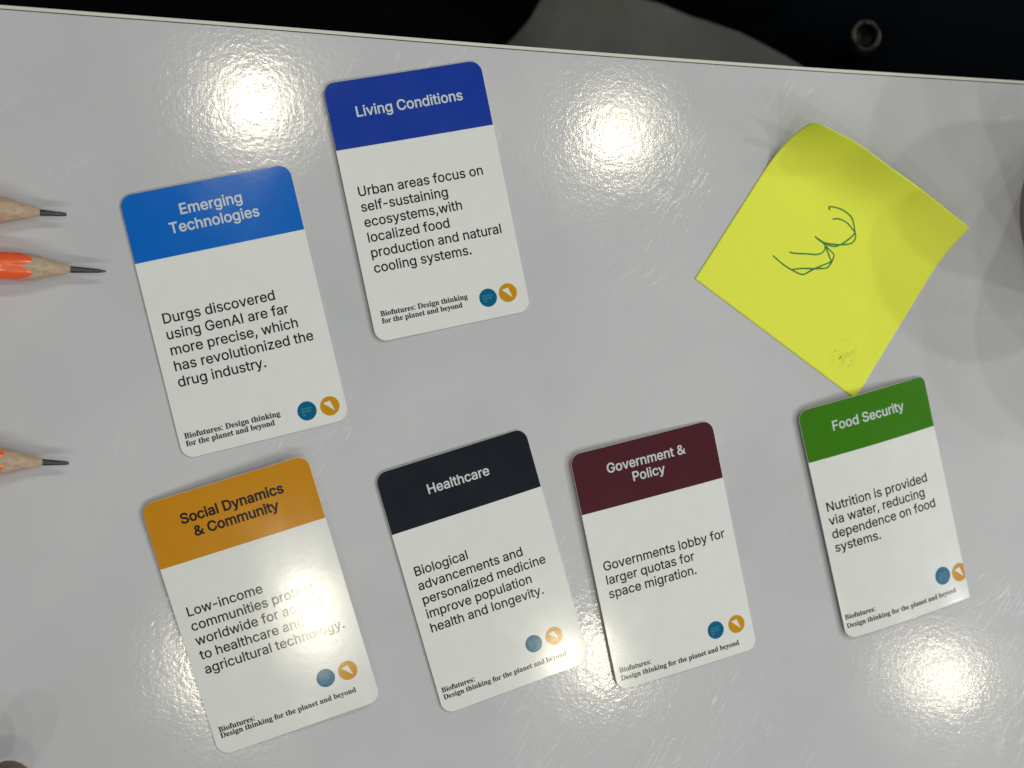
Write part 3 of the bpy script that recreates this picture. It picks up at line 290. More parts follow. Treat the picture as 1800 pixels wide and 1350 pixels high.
GM = json.loads('''{" ":[175,[]],":":[180,[[101,278,89,278,78,278,69,282,60,289,52,296,48,308,48,324,48,341,52,353,60,359,69,366,78,369,89,369,101,369,111,366,119,359,127,353,132,341,132,324,132,308,127,296,119,289,111,282],[101,-9,89,-9,78,-9,69,-6,60,1,52,9,48,20,48,36,48,53,52,64,60,71,69,78,78,81,89,81,101,81,111,78,119,71,127,64,132,53,132,36,132,20,127,9,119,1,111,-6]]],"B":[443,[[90,0,16,0,16,6,16,12,16,17,39,18,54,23,62,32,71,41,75,58,75,82,75,178,75,273,75,369,75,388,73,403,69,412,66,422,60,429,51,433,43,437,31,439,15,439,15,444,15,450,15,455,84,455,152,455,220,455,338,455,396,420,396,351,396,296,360,261,287,247,375,231,418,192,418,132,418,90,403,58,371,35,339,12,295,0,238,0,164,0],[182,298,182,252,184,252,186,252,188,252,224,252,249,259,263,272,278,286,285,310,285,345,285,376,280,398,269,412,259,427,241,434,216,434,201,434,192,431,188,425,184,419,182,407,182,391,182,345],[206,24,222,24,251,24,271,32,283,49,295,66,301,92,301,128,301,165,293,192,277,208,261,223,235,231,197,231,192,231,187,231,182,231,182,176,182,120,182,65,182,50,185,39,190,33,196,27]]],"D":[496,[[90,0,20,0,20,6,20,12,20,17,41,18,55,22,63,30,70,37,74,52,74,75,74,174,74,274,74,374,74,400,70,418,61,426,52,434,37,439,15,439,15,444,15,450,15,455,84,455,153,455,222,455,302,455,363,436,405,396,447,357,468,301,468,228,468,76,388,0,228,0,159,0],[206,24,222,24,266,24,299,41,319,75,340,109,351,160,351,229,351,365,308,433,223,433,206,433,195,430,190,423,185,417,182,404,182,385,182,281,182,176,182,72,182,53,185,40,190,34,195,27]]],"a":[344,[[282,-10,255,-10,221,-10,203,5,200,35,170,6,135,-9,95,-9,72,-9,54,-2,40,11,27,25,20,42,20,63,20,93,35,117,63,136,92,155,137,173,199,190,199,207,199,224,199,241,199,260,195,274,187,282,179,291,166,296,148,296,119,296,104,288,104,274,104,271,107,266,113,257,120,248,123,239,123,231,123,219,119,209,110,202,101,194,90,191,77,191,63,191,52,195,45,203,37,211,33,223,33,236,33,252,38,266,49,278,60,291,75,300,95,308,114,315,136,318,162,318,210,318,244,310,263,292,283,275,293,247,293,210,293,161,293,112,293,62,293,51,293,43,295,40,296,36,299,34,304,34,309,34,314,37,320,42,323,37,326,32,329,28,307,2],[129,34,151,34,157,34,165,36,174,41,183,46,191,53,199,63,199,99,199,134,199,169,145,157,118,128,118,84,118,50]]],"b":[361,[[46,-11,43,-11,43,122,43,255,43,388,43,409,41,423,37,428,32,434,23,438,8,439,8,445,8,450,8,455,51,455,95,455,138,455,138,396,138,338,138,279,160,305,188,318,221,318,245,318,266,312,284,299,302,286,316,268,326,245,337,222,342,196,342,166,342,132,335,102,323,75,310,49,292,28,270,13,247,-2,221,-10,192,-10,162,-10,133,3,105,28,88,15,70,2,53,-11,50,-11],[153,14,183,14,206,14,223,26,232,49,241,73,245,110,245,160,245,201,240,231,231,251,222,270,206,280,184,280,174,280,164,277,155,270,146,263,141,253,138,242,138,184,138,126,138,69,138,32]]],"d":[370,[[176,-10,140,-10,116,-10,96,-3,78,10,59,24,45,43,35,66,25,90,19,117,19,147,19,182,25,212,36,237,47,263,62,283,81,297,101,311,122,318,146,318,177,318,203,306,223,280,223,320,223,361,223,401,223,415,219,425,212,430,205,436,193,439,176,439,176,445,176,450,176,455,224,455,271,455,319,455,319,329,319,202,319,75,319,59,321,47,325,41,329,34,338,30,353,28,353,22,353,16,353,11,317,11,274,4,223,-10,223,6,223,23,223,39,204,6],[152,28,171,28,182,28,192,33,202,41,212,50,219,62,223,76,223,131,223,186,223,242,221,253,216,262,206,270,197,277,186,281,174,281,153,281,139,270,130,250,122,229,118,197,118,153,118,111,121,79,130,58,138,38]]],"e":[301,[[208,-10,154,-10,128,-10,105,-3,85,10,64,24,49,43,37,69,25,94,19,123,19,157,19,188,26,216,38,240,50,265,66,284,87,298,108,311,131,318,157,318,196,318,226,306,249,280,271,255,283,219,283,173,283,171,283,168,283,166,227,166,172,166,117,166,118,84,145,42,199,42,226,42,249,57,270,86,275,81,280,77,285,73,252,17],[116,196,116,192,145,192,173,192,201,192,201,200,201,207,201,215,201,243,199,264,193,277,187,290,177,297,161,297,131,297,116,266,116,203,116,200]]],"f":[214,[[76,0,15,0,15,5,15,11,15,16,26,17,35,19,40,22,45,25,48,29,50,35,51,40,52,53,52,73,52,141,52,209,52,277,40,277,28,277,16,277,16,288,16,299,16,310,28,310,40,310,52,310,52,325,52,339,52,353,52,389,63,416,85,436,106,455,136,465,174,465,202,465,224,458,240,446,255,433,263,418,263,400,263,385,259,374,252,367,244,359,235,355,224,355,212,355,203,359,195,365,188,372,185,380,185,391,185,400,187,410,193,420,194,422,195,424,196,426,197,429,197,431,197,433,197,440,192,443,180,443,166,443,157,439,153,430,150,421,148,408,148,390,148,364,148,337,148,310,166,310,185,310,203,310,203,299,203,288,203,277,185,277,166,277,148,277,148,206,148,136,148,65,148,45,151,32,158,26,165,19,178,16,199,16,199,11,199,5,199,0,138,0]]],"g":[327,[[201,-140,146,-140,102,-140,70,-134,48,-122,25,-109,14,-93,14,-75,14,-53,32,-36,69,-26,39,-11,24,7,24,30,24,47,30,61,42,74,55,86,75,99,102,110,49,130,22,164,22,212,22,233,28,252,40,268,51,284,67,296,88,305,108,314,131,318,157,318,184,318,209,314,233,304,261,304,289,304,317,304,317,292,317,280,317,268,301,268,284,268,268,268,284,249,291,227,291,203,291,184,286,166,276,151,266,136,252,124,234,116,216,107,195,103,172,103,167,103,162,103,157,103,152,104,147,104,142,104,130,104,120,101,112,94,105,88,101,80,101,71,101,56,114,49,141,49,152,49,164,49,175,49,211,49,239,46,259,40,279,34,294,25,303,13,311,0,316,-16,316,-37,316,-69,301,-94,272,-113,243,-131],[141,124,157,124,173,124,184,131,190,146,196,160,199,182,199,211,199,240,196,262,190,276,184,290,173,297,157,297,141,297,130,290,124,276,117,262,114,240,114,211,114,182,117,160,124,146,130,131],[131,-116,161,-116,229,-116,263,-99,263,-66,263,-54,259,-46,249,-41,240,-37,225,-34,205,-34,169,-34,133,-34,97,-34,81,-45,73,-57,73,-73,73,-84,80,-95,95,-103,109,-112]]],"h":[381,[[72,0,18,0,18,5,18,11,18,16,31,17,40,20,45,26,50,31,52,41,52,56,52,170,52,285,52,399,52,413,50,423,46,429,41,435,32,439,19,440,19,445,19,450,19,455,62,455,105,455,148,455,148,392,148,330,148,267,173,301,205,318,243,318,301,318,330,283,330,212,330,160,330,108,330,56,330,42,333,32,337,26,342,20,350,17,363,16,363,11,363,5,363,0,310,0,256,0,202,0,202,5,202,11,202,16,204,16,205,16,207,16,226,16,235,29,235,56,235,109,235,163,235,217,235,235,233,249,229,258,225,267,216,271,203,271,182,271,163,259,148,235,148,175,148,116,148,56,148,42,150,32,154,26,158,20,167,17,180,16,180,11,180,5,180,0,126,0]]],"i":[198,[[115,362,101,362,86,362,74,367,65,376,55,386,50,398,50,412,50,427,55,439,65,449,74,458,86,463,101,463,115,463,127,458,137,449,146,439,151,427,151,412,151,398,146,386,136,376,126,367],[72,0,18,0,18,5,18,11,18,16,32,17,41,20,45,26,50,31,52,41,52,56,52,121,52,186,52,252,52,268,50,279,47,285,43,290,34,293,20,293,20,299,21,305,21,310,63,310,106,310,148,310,148,225,148,141,148,56,148,42,150,32,154,26,158,20,167,17,180,16,180,11,180,5,180,0,126,0]]],"k":[359,[[72,0,17,0,17,5,17,11,17,16,31,17,41,20,45,26,50,31,52,41,52,56,52,170,52,284,52,398,52,413,51,424,47,429,43,435,34,438,20,439,20,445,21,450,21,455,63,455,105,455,148,455,148,360,148,264,148,169,174,195,201,221,227,248,238,259,244,269,244,278,244,288,232,293,209,293,208,293,207,293,206,293,206,299,206,305,206,310,252,310,299,310,345,310,345,305,345,299,345,293,319,292,296,281,275,260,257,243,240,226,222,209,263,151,305,92,346,34,354,22,364,16,376,16,376,11,376,5,376,0,321,0,266,0,211,0,211,5,211,11,211,16,213,16,215,16,217,16,232,16,239,21,239,32,239,36,237,42,232,49,209,82,186,114,163,147,158,143,153,139,148,134,148,108,148,82,148,56,148,42,150,32,154,26,158,20,167,17,180,16,180,11,180,5,180,0,126,0]]],"l":[199,[[72,0,18,0,18,5,18,11,18,16,32,17,41,20,45,26,50,31,52,41,52,56,52,170,52,284,52,398,52,412,51,423,47,429,43,435,34,439,20,439,20,445,20,450,20,455,63,455,106,455,148,455,148,322,148,189,148,56,148,42,150,32,154,26,158,20,167,17,180,16,180,11,180,5,180,0,126,0]]],"n":[381,[[72,0,18,0,18,5,18,11,18,16,31,17,40,20,45,26,50,31,52,41,52,56,52,122,52,187,52,253,52,267,50,277,46,284,41,290,32,294,19,294,19,300,19,305,19,310,62,310,105,310,148,310,148,296,148,282,148,267,172,301,204,318,243,318,301,318,330,283,330,212,330,160,330,108,330,56,330,42,333,32,337,26,342,20,350,17,363,16,363,11,363,5,363,0,310,0,256,0,202,0,202,5,202,11,202,16,204,16,205,16,207,16,226,16,235,29,235,56,235,109,235,163,235,217,235,235,233,249,229,258,225,267,216,271,203,271,182,271,163,259,148,235,148,175,148,116,148,56,148,42,150,32,154,26,158,20,167,17,180,16,180,11,180,5,180,0,126,0]]],"o":[336,[[198,-10,169,-10,139,-10,113,-3,90,11,68,26,50,45,38,70,25,95,19,123,19,154,19,186,25,214,38,239,50,264,68,283,90,297,113,311,139,318,168,318,197,318,223,311,245,298,268,284,285,264,298,240,311,215,317,186,317,154,317,122,311,93,298,69,285,44,268,25,245,11,223,-3],[150,11,169,11,187,11,201,21,209,39,213,48,216,62,217,81,219,101,220,125,220,154,220,213,216,252,208,271,199,289,186,299,169,299,149,299,136,289,128,271,121,251,117,213,117,154,117,125,118,101,120,82,121,62,124,48,128,39,136,21]]],"p":[371,[[77,-139,17,-139,17,-134,17,-129,17,-124,28,-123,35,-121,40,-117,45,-113,49,-108,50,-101,52,-94,52,-82,52,-64,52,39,52,141,52,243,52,264,50,277,46,283,42,289,33,293,19,295,19,300,19,305,19,310,61,310,102,310,143,310,143,294,143,278,143,263,163,300,192,319,230,319,254,319,275,312,293,298,311,284,325,265,335,241,345,217,350,190,350,160,350,127,345,98,334,72,324,46,310,26,291,12,273,-3,251,-10,227,-10,194,-10,168,4,148,32,148,2,148,-28,148,-58,148,-76,149,-89,152,-99,154,-108,160,-114,167,-118,174,-121,184,-122,197,-123,197,-128,197,-134,197,-139,137,-139],[174,28,195,28,216,28,231,39,239,59,248,81,253,112,253,154,253,195,249,226,241,248,234,268,220,278,199,278,178,278,161,264,148,235,148,180,148,124,148,69,158,42]]],"r":[287,[[78,0,18,0,18,5,18,11,18,16,32,17,41,20,45,26,50,31,52,41,52,56,52,121,52,186,52,252,52,269,50,280,46,285,42,290,34,293,20,293,20,299,21,305,21,310,62,310,104,310,146,310,146,291,146,271,146,252,157,273,171,290,187,301,203,313,218,318,233,318,252,318,266,314,275,304,285,294,289,282,289,266,289,253,286,242,278,234,270,226,260,222,248,222,236,222,228,225,222,231,216,236,212,243,207,250,202,257,196,260,189,260,179,260,170,254,162,241,153,229,149,213,149,192,149,147,149,101,149,56,149,41,152,30,159,25,165,20,178,17,197,16,197,11,197,5,197,0,138,0]]],"s":[288,[[183,-10,151,-10,133,-10,112,-5,87,6,83,8,78,9,73,9,62,9,55,3,51,-9,46,-9,41,-9,36,-9,36,29,36,67,36,105,41,105,47,105,53,105,59,77,71,55,87,39,103,23,121,15,140,15,157,15,170,19,179,27,188,34,192,45,192,58,192,77,180,93,156,105,139,113,123,121,107,130,84,141,66,154,54,169,43,184,37,201,37,220,37,248,46,272,65,291,83,310,109,319,141,319,148,319,156,318,166,316,175,314,186,311,199,308,201,307,203,307,206,306,209,305,211,305,213,305,221,305,226,310,230,319,235,319,239,319,244,319,244,287,244,254,244,222,239,222,233,222,228,222,221,246,211,264,196,277,182,290,167,296,149,296,135,296,124,293,116,286,109,279,105,270,105,259,105,248,108,240,115,232,122,225,133,218,146,212,161,204,176,197,191,189,214,178,231,166,241,151,252,137,257,118,257,95,257,62,247,37,228,18,209,-1]]],"t":[228,[[169,-9,124,-9,97,-9,77,-3,66,10,54,24,48,44,48,71,48,140,48,210,48,279,39,279,30,279,20,279,20,286,20,293,20,300,47,325,70,348,88,369,106,390,120,408,129,424,134,424,139,424,144,424,144,386,144,348,144,310,165,310,186,310,208,310,208,300,208,289,208,279,186,279,165,279,144,279,144,213,144,148,144,82,144,68,146,58,149,51,153,44,159,40,168,40,184,40,196,52,206,75,212,72,217,69,222,66,202,16]]],"u":[375,[[151,-10,131,-10,100,-10,78,-1,65,17,52,35,46,62,46,97,46,147,46,197,46,248,46,263,44,275,39,282,35,290,26,294,11,294,11,300,11,305,11,310,55,310,98,310,142,310,142,231,142,153,142,74,142,62,145,53,151,46,157,39,165,36,177,36,197,36,214,46,228,66,228,126,228,187,228,248,228,265,226,277,221,283,216,290,206,294,189,294,189,300,189,305,189,310,234,310,279,310,324,310,324,230,324,150,324,70,324,55,326,44,331,39,336,34,346,30,360,30,360,24,360,18,360,13,323,13,279,5,228,-10,228,7,228,24,228,40,217,25,203,12,186,3,169,-6]]],"y":[300,[[69,-140,52,-140,35,-140,21,-135,10,-125,-1,-115,-7,-101,-7,-84,-7,-72,-3,-62,5,-53,12,-44,23,-40,36,-40,47,-40,57,-43,64,-49,71,-56,75,-65,75,-76,75,-78,74,-79,74,-81,74,-83,74,-85,74,-87,74,-95,78,-99,86,-99,94,-99,103,-90,114,-74,120,-65,125,-56,129,-44,134,-33,137,-20,140,-5,106,80,71,165,36,251,32,261,28,269,25,275,21,281,18,285,15,287,11,291,5,293,-3,293,-4,293,-4,293,-5,293,-5,299,-5,305,-5,310,51,310,106,310,162,310,162,305,162,299,162,293,149,293,141,292,136,289,131,287,128,282,128,275,128,272,129,270,130,267,131,263,132,260,133,257,150,211,168,165,185,119,200,160,215,200,230,241,233,248,235,255,236,260,237,265,238,270,238,274,238,282,235,287,229,289,224,292,215,293,203,293,203,299,203,305,203,310,235,310,267,310,300,310,300,305,300,299,300,293,290,293,283,289,277,281,271,272,266,259,259,242,227,154,194,65,162,-24,151,-55,140,-79,129,-96,119,-112,107,-124,95,-131,83,-137]]]}''')
def bez(sp, k=5):
    P = [sp[i:i + 6] for i in range(0, len(sp), 6)]
    out = []
    for i in range(len(P)):
        a, b = P[i], P[(i + 1) % len(P)]
        p0, p1, p2, p3 = Vector(a[2:4]), Vector(a[4:6]), Vector(b[0:2]), Vector(b[2:4])
        ch = (p3 - p0).length
        straight = abs((p1 - p0).cross(p3 - p0)) < 1.5 * max(ch, 1) and abs((p2 - p0).cross(p3 - p0)) < 1.5 * max(ch, 1)
        n = 1 if straight else k
        for j in range(n):
            t = j / n; u = 1 - t
            out.append(u ** 3 * p0 + 3 * u * u * t * p1 + 3 * u * t * t * p2 + t ** 3 * p3)
    q = [p for i, p in enumerate(out) if (p - out[i - 1]).length > 3.0]
    return q
def area(p): return sum(a.cross(b) for a, b in zip(p, p[1:] + p[:1])) / 2
def fatten(p, d):
    if not d: return p
    s = 1  # outline always to the same side; holes run the other way round and so shrink
    out = []
    n = len(p)
    for i in range(n):
        e1 = (p[i] - p[i - 1]).normalized(); e2 = (p[(i + 1) % n] - p[i]).normalized()
        n1 = Vector((e1.y, -e1.x)); n2 = Vector((e2.y, -e2.x)); m = n1 + n2
        if m.length < .3: m = n1.copy(); k = 1
        else: k = min(2.0, 2 / m.length_squared * 1.0) if m.length_squared > 0 else 1
        out.append(p[i] + m * (k * d))
    return out
_cache = {}
def glyph(ch, G, key, fat):
    k = (ch, key, fat)
    if k in _cache: return _cache[k]
    polys = [bez(s) for s in G[ch][1]]
    if polys:
        big = max(polys, key=lambda p: abs(area(p)))
        if area(big) < 0: polys = [list(reversed(p)) for p in polys]
    loops = [fatten(p, fat) for p in polys]
    res = []
    if loops:
        vs, es = [], []
        for l in loops:
            b = len(vs); n = len(l); vs += [Vector((p.x, p.y)) for p in l]
            es += [(b + i, b + (i + 1) % n) for i in range(n)]
        ov, oe, of, *_r = delaunay_2d_cdt(vs, es, [], 0, 0.01)
        flat = [Vector((p.x, p.y, 0)) for p in ov]; fixed = []
        for t in of:       # keep what the outlines wind round (the outlines of a letter may overlap each other)
            a, b, c = (flat[q] for q in t)
            w = (b - a).cross(c - a).z
            if abs(w) < 1e-6: continue
            g = (a + b + c) / 3; wn = 0
            for l in loops:
                for p, q in zip(l, l[1:] + l[:1]):
                    if (p.y > g.y) != (q.y > g.y):
                        if g.x < (q.x - p.x) * (g.y - p.y) / (q.y - p.y) + p.x: wn += 1 if q.y > p.y else -1
            if wn > 0: fixed.append(tuple(t) if w > 0 else (t[0], t[2], t[1]))
        res.append((flat, fixed, 0))
    _cache[k] = res
    return res
def lettering(lines, G, key, fat, zf, dz, mx=1.0):
    """all the lines of one printed text as a thin ink film following the card's surface"""
    vs, fs = [], []
    for s, x0, y0, k in lines:
        x = x0
        for ch in s:
            for flat, tris, i in glyph(ch, G, key, fat):
                b = len(vs)
                for p in flat:
                    u, v = x + p.x * k / 1000, y0 + p.y * k / 1000 * mx
                    vs.append((u * S, v * S, (zf(u, v) + dz + .004 * i) * S))
                fs += [tuple(q + b for q in t) for t in tris]
            x += G[ch][0] * k / 1000
    return vs, fs

def gloss(name, color, rough=.13, bump=.000006, mottled=True, spec=.5):
    """ink or paper under the card's satin varnish"""
    m = Mat(name, color, rough, spec)
    v = m.co()
    if mottled:
        a = m.noise(v, 160, 4)
        d = tuple(c * .98 for c in color[:3]) + (1,); e = tuple(min(1, c * 1.01) for c in color[:3]) + (1,)
        m.l(m.mix(m.ramp(a, .3, .7), d, e), m.p.inputs['Base Color'])
        m.l(m.ramp(m.noise(v, 45, 3), .35, .7, rough * .85, rough * 1.25), m.p.inputs['Roughness'])
    m.l(m.bump(m.math('ADD', m.noise(v, 500, 3), m.math('MULTIPLY', m.noise(v, 90, 2), 2.0)), bump, 1.0), m.p.inputs['Normal'])
    return m.m
PAPER = gloss("varnished_card", (0.77, 0.785, 0.765, 1))
CORE = Mat("card_core", (0.66, 0.66, 0.63, 1), .7).m
INK = gloss("black_ink", (0.012, 0.012, 0.014, 1), mottled=False)
FINE = gloss("grey_black_ink", (0.03, 0.03, 0.032, 1), mottled=False)
PALE = gloss("pale_print", (0.60, 0.66, 0.66, 1), mottled=False)
TEAL = gloss("teal_ink", lin(0, 98, 135))
TEALTXT = gloss("pale_teal_print", lin(95, 165, 175), mottled=False)
AMBER = gloss("amber_ink", lin(200, 145, 18))
TRI = gloss("white_print", (0.76, 0.76, 0.72, 1), mottled=False)

def card(key, label, band, title_mat, radii=(4.2, 4.2, 4.2, 4.2), seed=0):
    c = D['cards'][key]
    x, y, th, W, H = c['pose']; a, b, ar, t_, bt = c['warp']; hv = c['header']; T = .33
    zf = lambda u, v: T + a * (.5 - u / W) + b * (.5 + u / W) + ar * (1 - 4 * u * u / W / W) + t_ * (.5 + v / H) + bt * (.5 - v / H)
    root = empty("topic_card", (x * S, y * S, 0), th)
    tag(root, label, "card", "topic cards laid out on the table")
    tl, tr, br, bl = radii
    def lim(u, top, ins=0.0):
        w, h = W / 2 - ins, H / 2 - ins
        r = ((tl if u < 0 else tr) if top else (bl if u < 0 else br)) - ins
        r = max(r, .05)
        e = abs(u) - (w - r)
        d = r - math.sqrt(max(0, r * r - e * e)) if e > 0 else 0
        return (h - d) if top else -(h - d)
    def cols(ins):
        w = W / 2 - ins
        us = [(-w + 4.2 * (1 - math.cos(math.pi / 2 * k / 8))) for k in range(9)]
        mid = [us[-1] + (-2 * us[-1]) * k / 24 for k in range(1, 24)]
        return us + mid + [-q for q in reversed(us)]
    # varnished face (with a tiny rounded-over lip) and the raw paper rim and back
    U = cols(0.0)
    vs, fs = [], []
    lip = .09
    n = len(U)
    for u in U:
        u2 = u * (1 - lip * 2 / W)
        for v in (lim(u, False) + lip, lim(u, True) - lip): vs.append((u2 * S, v * S, zf(u2, v) * S))
    for i in range(n - 1): fs.append((2 * i, 2 * i + 2, 2 * i + 3, 2 * i + 1))
    face = obj("card_face", (vs, fs), PAPER, root)
    rim = [(u, lim(u, False)) for u in U] + [(u, lim(u, True)) for u in reversed(U)]
    m = len(rim); vs, fs = [], []
    for q, (u, v) in enumerate(rim):
        k = 1 - lip * 2 / W; v2 = v - lip * (1 if v > 0 else -1)
        vs += [(u * k * S, v2 * S, (zf(u * k, v2)) * S), (u * S, v * S, (zf(u, v) - .07) * S), (u * S, v * S, (zf(u, v) - T + .015) * S)]
    for i in range(m):
        j = (i + 1) % m
        fs += [(3 * i, 3 * i + 1, 3 * j + 1, 3 * j), (3 * i + 1, 3 * i + 2, 3 * j + 2, 3 * j + 1)]
    half = m // 2
    for i in range(half - 1):
        fs.append((3 * i + 2, 3 * (m - 1 - i) + 2, 3 * (m - 2 - i) + 2, 3 * (i + 1) + 2))
    obj("card_rim", (vs, fs), CORE, root, smooth=False)
    # coloured header
    ins = .12; U = cols(ins); vs, fs = [], []
    for u in U:
        for k in range(5):
            v = hv + (lim(u, True, ins) - hv) * k / 4
            vs.append((u * S, v * S, (zf(u, v) + .025) * S))
    for i in range(len(U) - 1):
        for k in range(4): fs.append((5 * i + k, 5 * i + 5 + k, 5 * i + 6 + k, 5 * i + 1 + k))
    obj("header_band", (vs, fs), band, root)
    ttl = obj("title_lettering", lettering(c['title'], GI, 'i', 24 if title_mat is INK else 14, zf, .05), title_mat, root)
    obj("body_lettering", lettering(c['body'], GI, 'i', 11, zf, .025), INK, root)
    obj("footer_lettering", lettering(c['foot'], GM, 'm', 11, zf, .025), FINE, root)
    for q, (bx, by, br_) in enumerate(c['badges']):
        vs, fs = [], []
        N = 48; X = W / 2 - .1
        for k in range(N):
            aa = 2 * math.pi * k / N
            u, v = min(bx + br_ * math.cos(aa), X), by + br_ * math.sin(aa)
            vs.append((u * S, v * S, (zf(u, v) + .03) * S))
        for s_ in range(0, N // 2 - 1):   # strips across the disc so that it follows the card's bend
            i0, i1, j1, j0 = s_, s_ + 1, N - 2 - s_, N - 1 - s_
            fs.append((i0, i1, j1, j0))
        bd = obj("badge", (vs, fs), TEAL if q == 0 else AMBER, root)
        if q == 0:
            bd['label'] = "round teal badge with tiny pale lettering"
            k = br_ * .40
            lines = [["PRECISION", bx - br_ * .60, by + br_ * .17, k], ["MEDICINE", bx - br_ * .60, by - br_ * .13, k], ["LAB", bx - br_ * .60, by - br_ * .43, k]]
            wid = sum(GI[ch][0] for ch in "PRECISION") / 1000 * k
            kk = br_ * 1.12 / wid * k
            for l_ in lines: l_[3] = kk
            obj("badge_lettering", lettering(lines, GI, 'i', 8, zf, .055), TEALTXT, bd)
        else:
            bd['label'] = "round amber badge with a white triangle"
            P3 = [(-.60, .42), (.12, .55), (.42, -.58)]
            r_ = -th * .0
            tri = []
            for px, py in reversed(P3):
                u, v = min(bx + px * br_, X), by + py * br_
                tri.append((u * S, v * S, (zf(u, v) + .06) * S))
            obj("triangle_mark", (tri, [(0, 1, 2)]), TRI, bd)
    return root

card('emerging', "mid-blue headed card titled Emerging Technologies, nearest the pencils", gloss("blue_band", lin(0, 101, 196)), PALE)
card('living', "royal-blue headed card titled Living Conditions, topmost of the cards", gloss("royal_band", lin(18, 56, 158)), PALE)
card('social', "amber headed card with black title Social Dynamics & Community, lamp glare over its text", gloss("amber_band", lin(200, 136, 20)), INK)
card('health', "black headed card titled Healthcare, lamp glare at its lower right corner", gloss("black_band", lin(27, 32, 40)), PALE)
card('gov', "maroon headed card titled Government & Policy", gloss("maroon_band", lin(78, 33, 43)), PALE)
card('food', "green headed card titled Food Security, below the yellow sticky note", gloss("green_band", lin(60, 122, 18)), PALE, radii=(4.2, 2.6, .4, 4.2))

# ------------------------------------------------------------------ sticky note
def sticky():
    ll, bo, ri, to = [Vector(p) for p in D['note']]
    e1 = (bo - ll).normalized(); e2 = Vector((-e1.y, e1.x))
    SZ = 80.5
    rz = math.atan2(e1.y, e1.x)
    root = empty("sticky_note", (ll.x * S, ll.y * S, 0), rz)
    tag(root, "square yellow sticky note with a green handwritten 3, curled up along its upper right edge", "sticky note")
    N = 110
    def smooth(q): q = max(0, min(1, q)); return q * q * (3 - 2 * q)
    def surf(s, t):
        w = s / SZ; t = t * (1 + .015 * w)
        t0 = SZ * (.57 + .10 * w)
        pm = math.radians(NOTE_TOP + (NOTE_MID - NOTE_TOP) * smooth(w / .32) if w < .32 else NOTE_MID + (NOTE_RIGHT - NOTE_MID) * smooth((w - .32) / .68))
        tt = yy = 0.0; z = .12
        if t <= t0: yy = t
        else:
            yy = t0; n = 24; dt = (t - t0) / n
            for k in range(n):
                ph = pm * smooth(((k + .5) * dt) / (SZ * (1 + .015 * w) - t0)); yy += math.cos(ph) * dt; z += math.sin(ph) * dt
        z += .5 * (math.sin(w * 3.1) ** 2) * smooth(t / SZ)
        # the top corner rolls over a little further
        return Vector((s, yy, z))
    def outline(s, t):
        # the top corner is bent and reads rounded
        r = 5.0; cs, ct = r, SZ - r
        if s < cs and t > ct:
            d = Vector((s - cs, t - ct)); q = max(abs(d.x), abs(d.y))
            if d.length > 1e-6: d = d * (q / d.length); return cs + d.x, ct + d.y
        return s, t
    vs, fs = [], []
    for i in range(N + 1):
        for j in range(N + 1):
            s, t = outline(SZ * i / N, SZ * j / N)
            vs.append(surf(s, t) * S)
    for i in range(N):
        for j in range(N):
            a = i * (N + 1) + j; fs.append((a, a + N + 1, a + N + 2, a + 1))
    m = Mat("yellow_note_paper", lin(226, 232, 62), .75, .25)
    v = m.co()
    base = m.mix(m.ramp(m.noise(v, 700, 3), .3, .7), (0.78, 0.84, 0.07, 1), (0.80, 0.86, 0.08, 1))
    # a smudge of graphite specks near the bottom corner
    dx = Vector(D['specks']) - ll; px, py = dx.dot(e1), dx.dot(e2)
    vm = m.n('ShaderNodeVectorMath'); vm.operation = 'DISTANCE'
    m.l(m.co(), vm.inputs[0]); vm.inputs[1].default_value = (px * S, py * S, 0)
    near = m.ramp(vm.outputs['Value'], .0015, .0085, 1, 0)
    spk = m.math('MULTIPLY', near, m.ramp(m.noise(m.co(loc=(.02, 0, 0)), 620, 2), .62, .74))
    haze = m.math('MULTIPLY', near, m.ramp(m.noise(v, 260, 3), .45, .65, 0, .22))
    base = m.mix(haze, base, (0.20, 0.21, 0.05, 1))
    base = m.mix(m.math('MULTIPLY', spk, .75), base, (0.07, 0.07, 0.04, 1))
    m.l(base, m.p.inputs['Base Color'])
    o = obj("paper_sheet", (vs, fs), m.m, root)
    so = o.modifiers.new("thickness", 'SOLIDIFY'); so.thickness = .0001; so.offset = 1
    # pen strokes: thin inked ribbons lying on the paper
    vs, fs = [], []
    rnd = random.Random(4)
    for si, st in enumerate(D['three']):
        pts = catmull(st, 7)
        loc = []
        for p in pts:
            d = p - ll; loc.append(Vector((d.dot(e1), d.dot(e2))))
        b = len(vs)
        for i, p in enumerate(loc):
            tg = (loc[min(i + 1, len(loc) - 1)] - loc[max(i - 1, 0)]).normalized(); nn = Vector((-tg.y, tg.x))
            w = .29 + .07 * noise.noise(Vector((i * .13, si * 3.1, 0)))
            if i == 0 or i == len(loc) - 1: w *= .6
            for sg in (-1, 1):
                q = p + nn * (w * sg); z = surf(q.x, q.y)
                vs.append((z.x * S, z.y * S, (z.z + .13 + si * .006) * S))
        for i in range(len(loc) - 1): fs.append((b + 2 * i, b + 2 * i + 2, b + 2 * i + 3, b + 2 * i + 1))
    ink = Mat("green_pen_ink", lin(14, 122, 44), .5, .4)
    obj("handwritten_numeral", (vs, fs), ink.m, root)
NOTE_TOP, NOTE_MID, NOTE_RIGHT = 82, 61, 31
sticky()

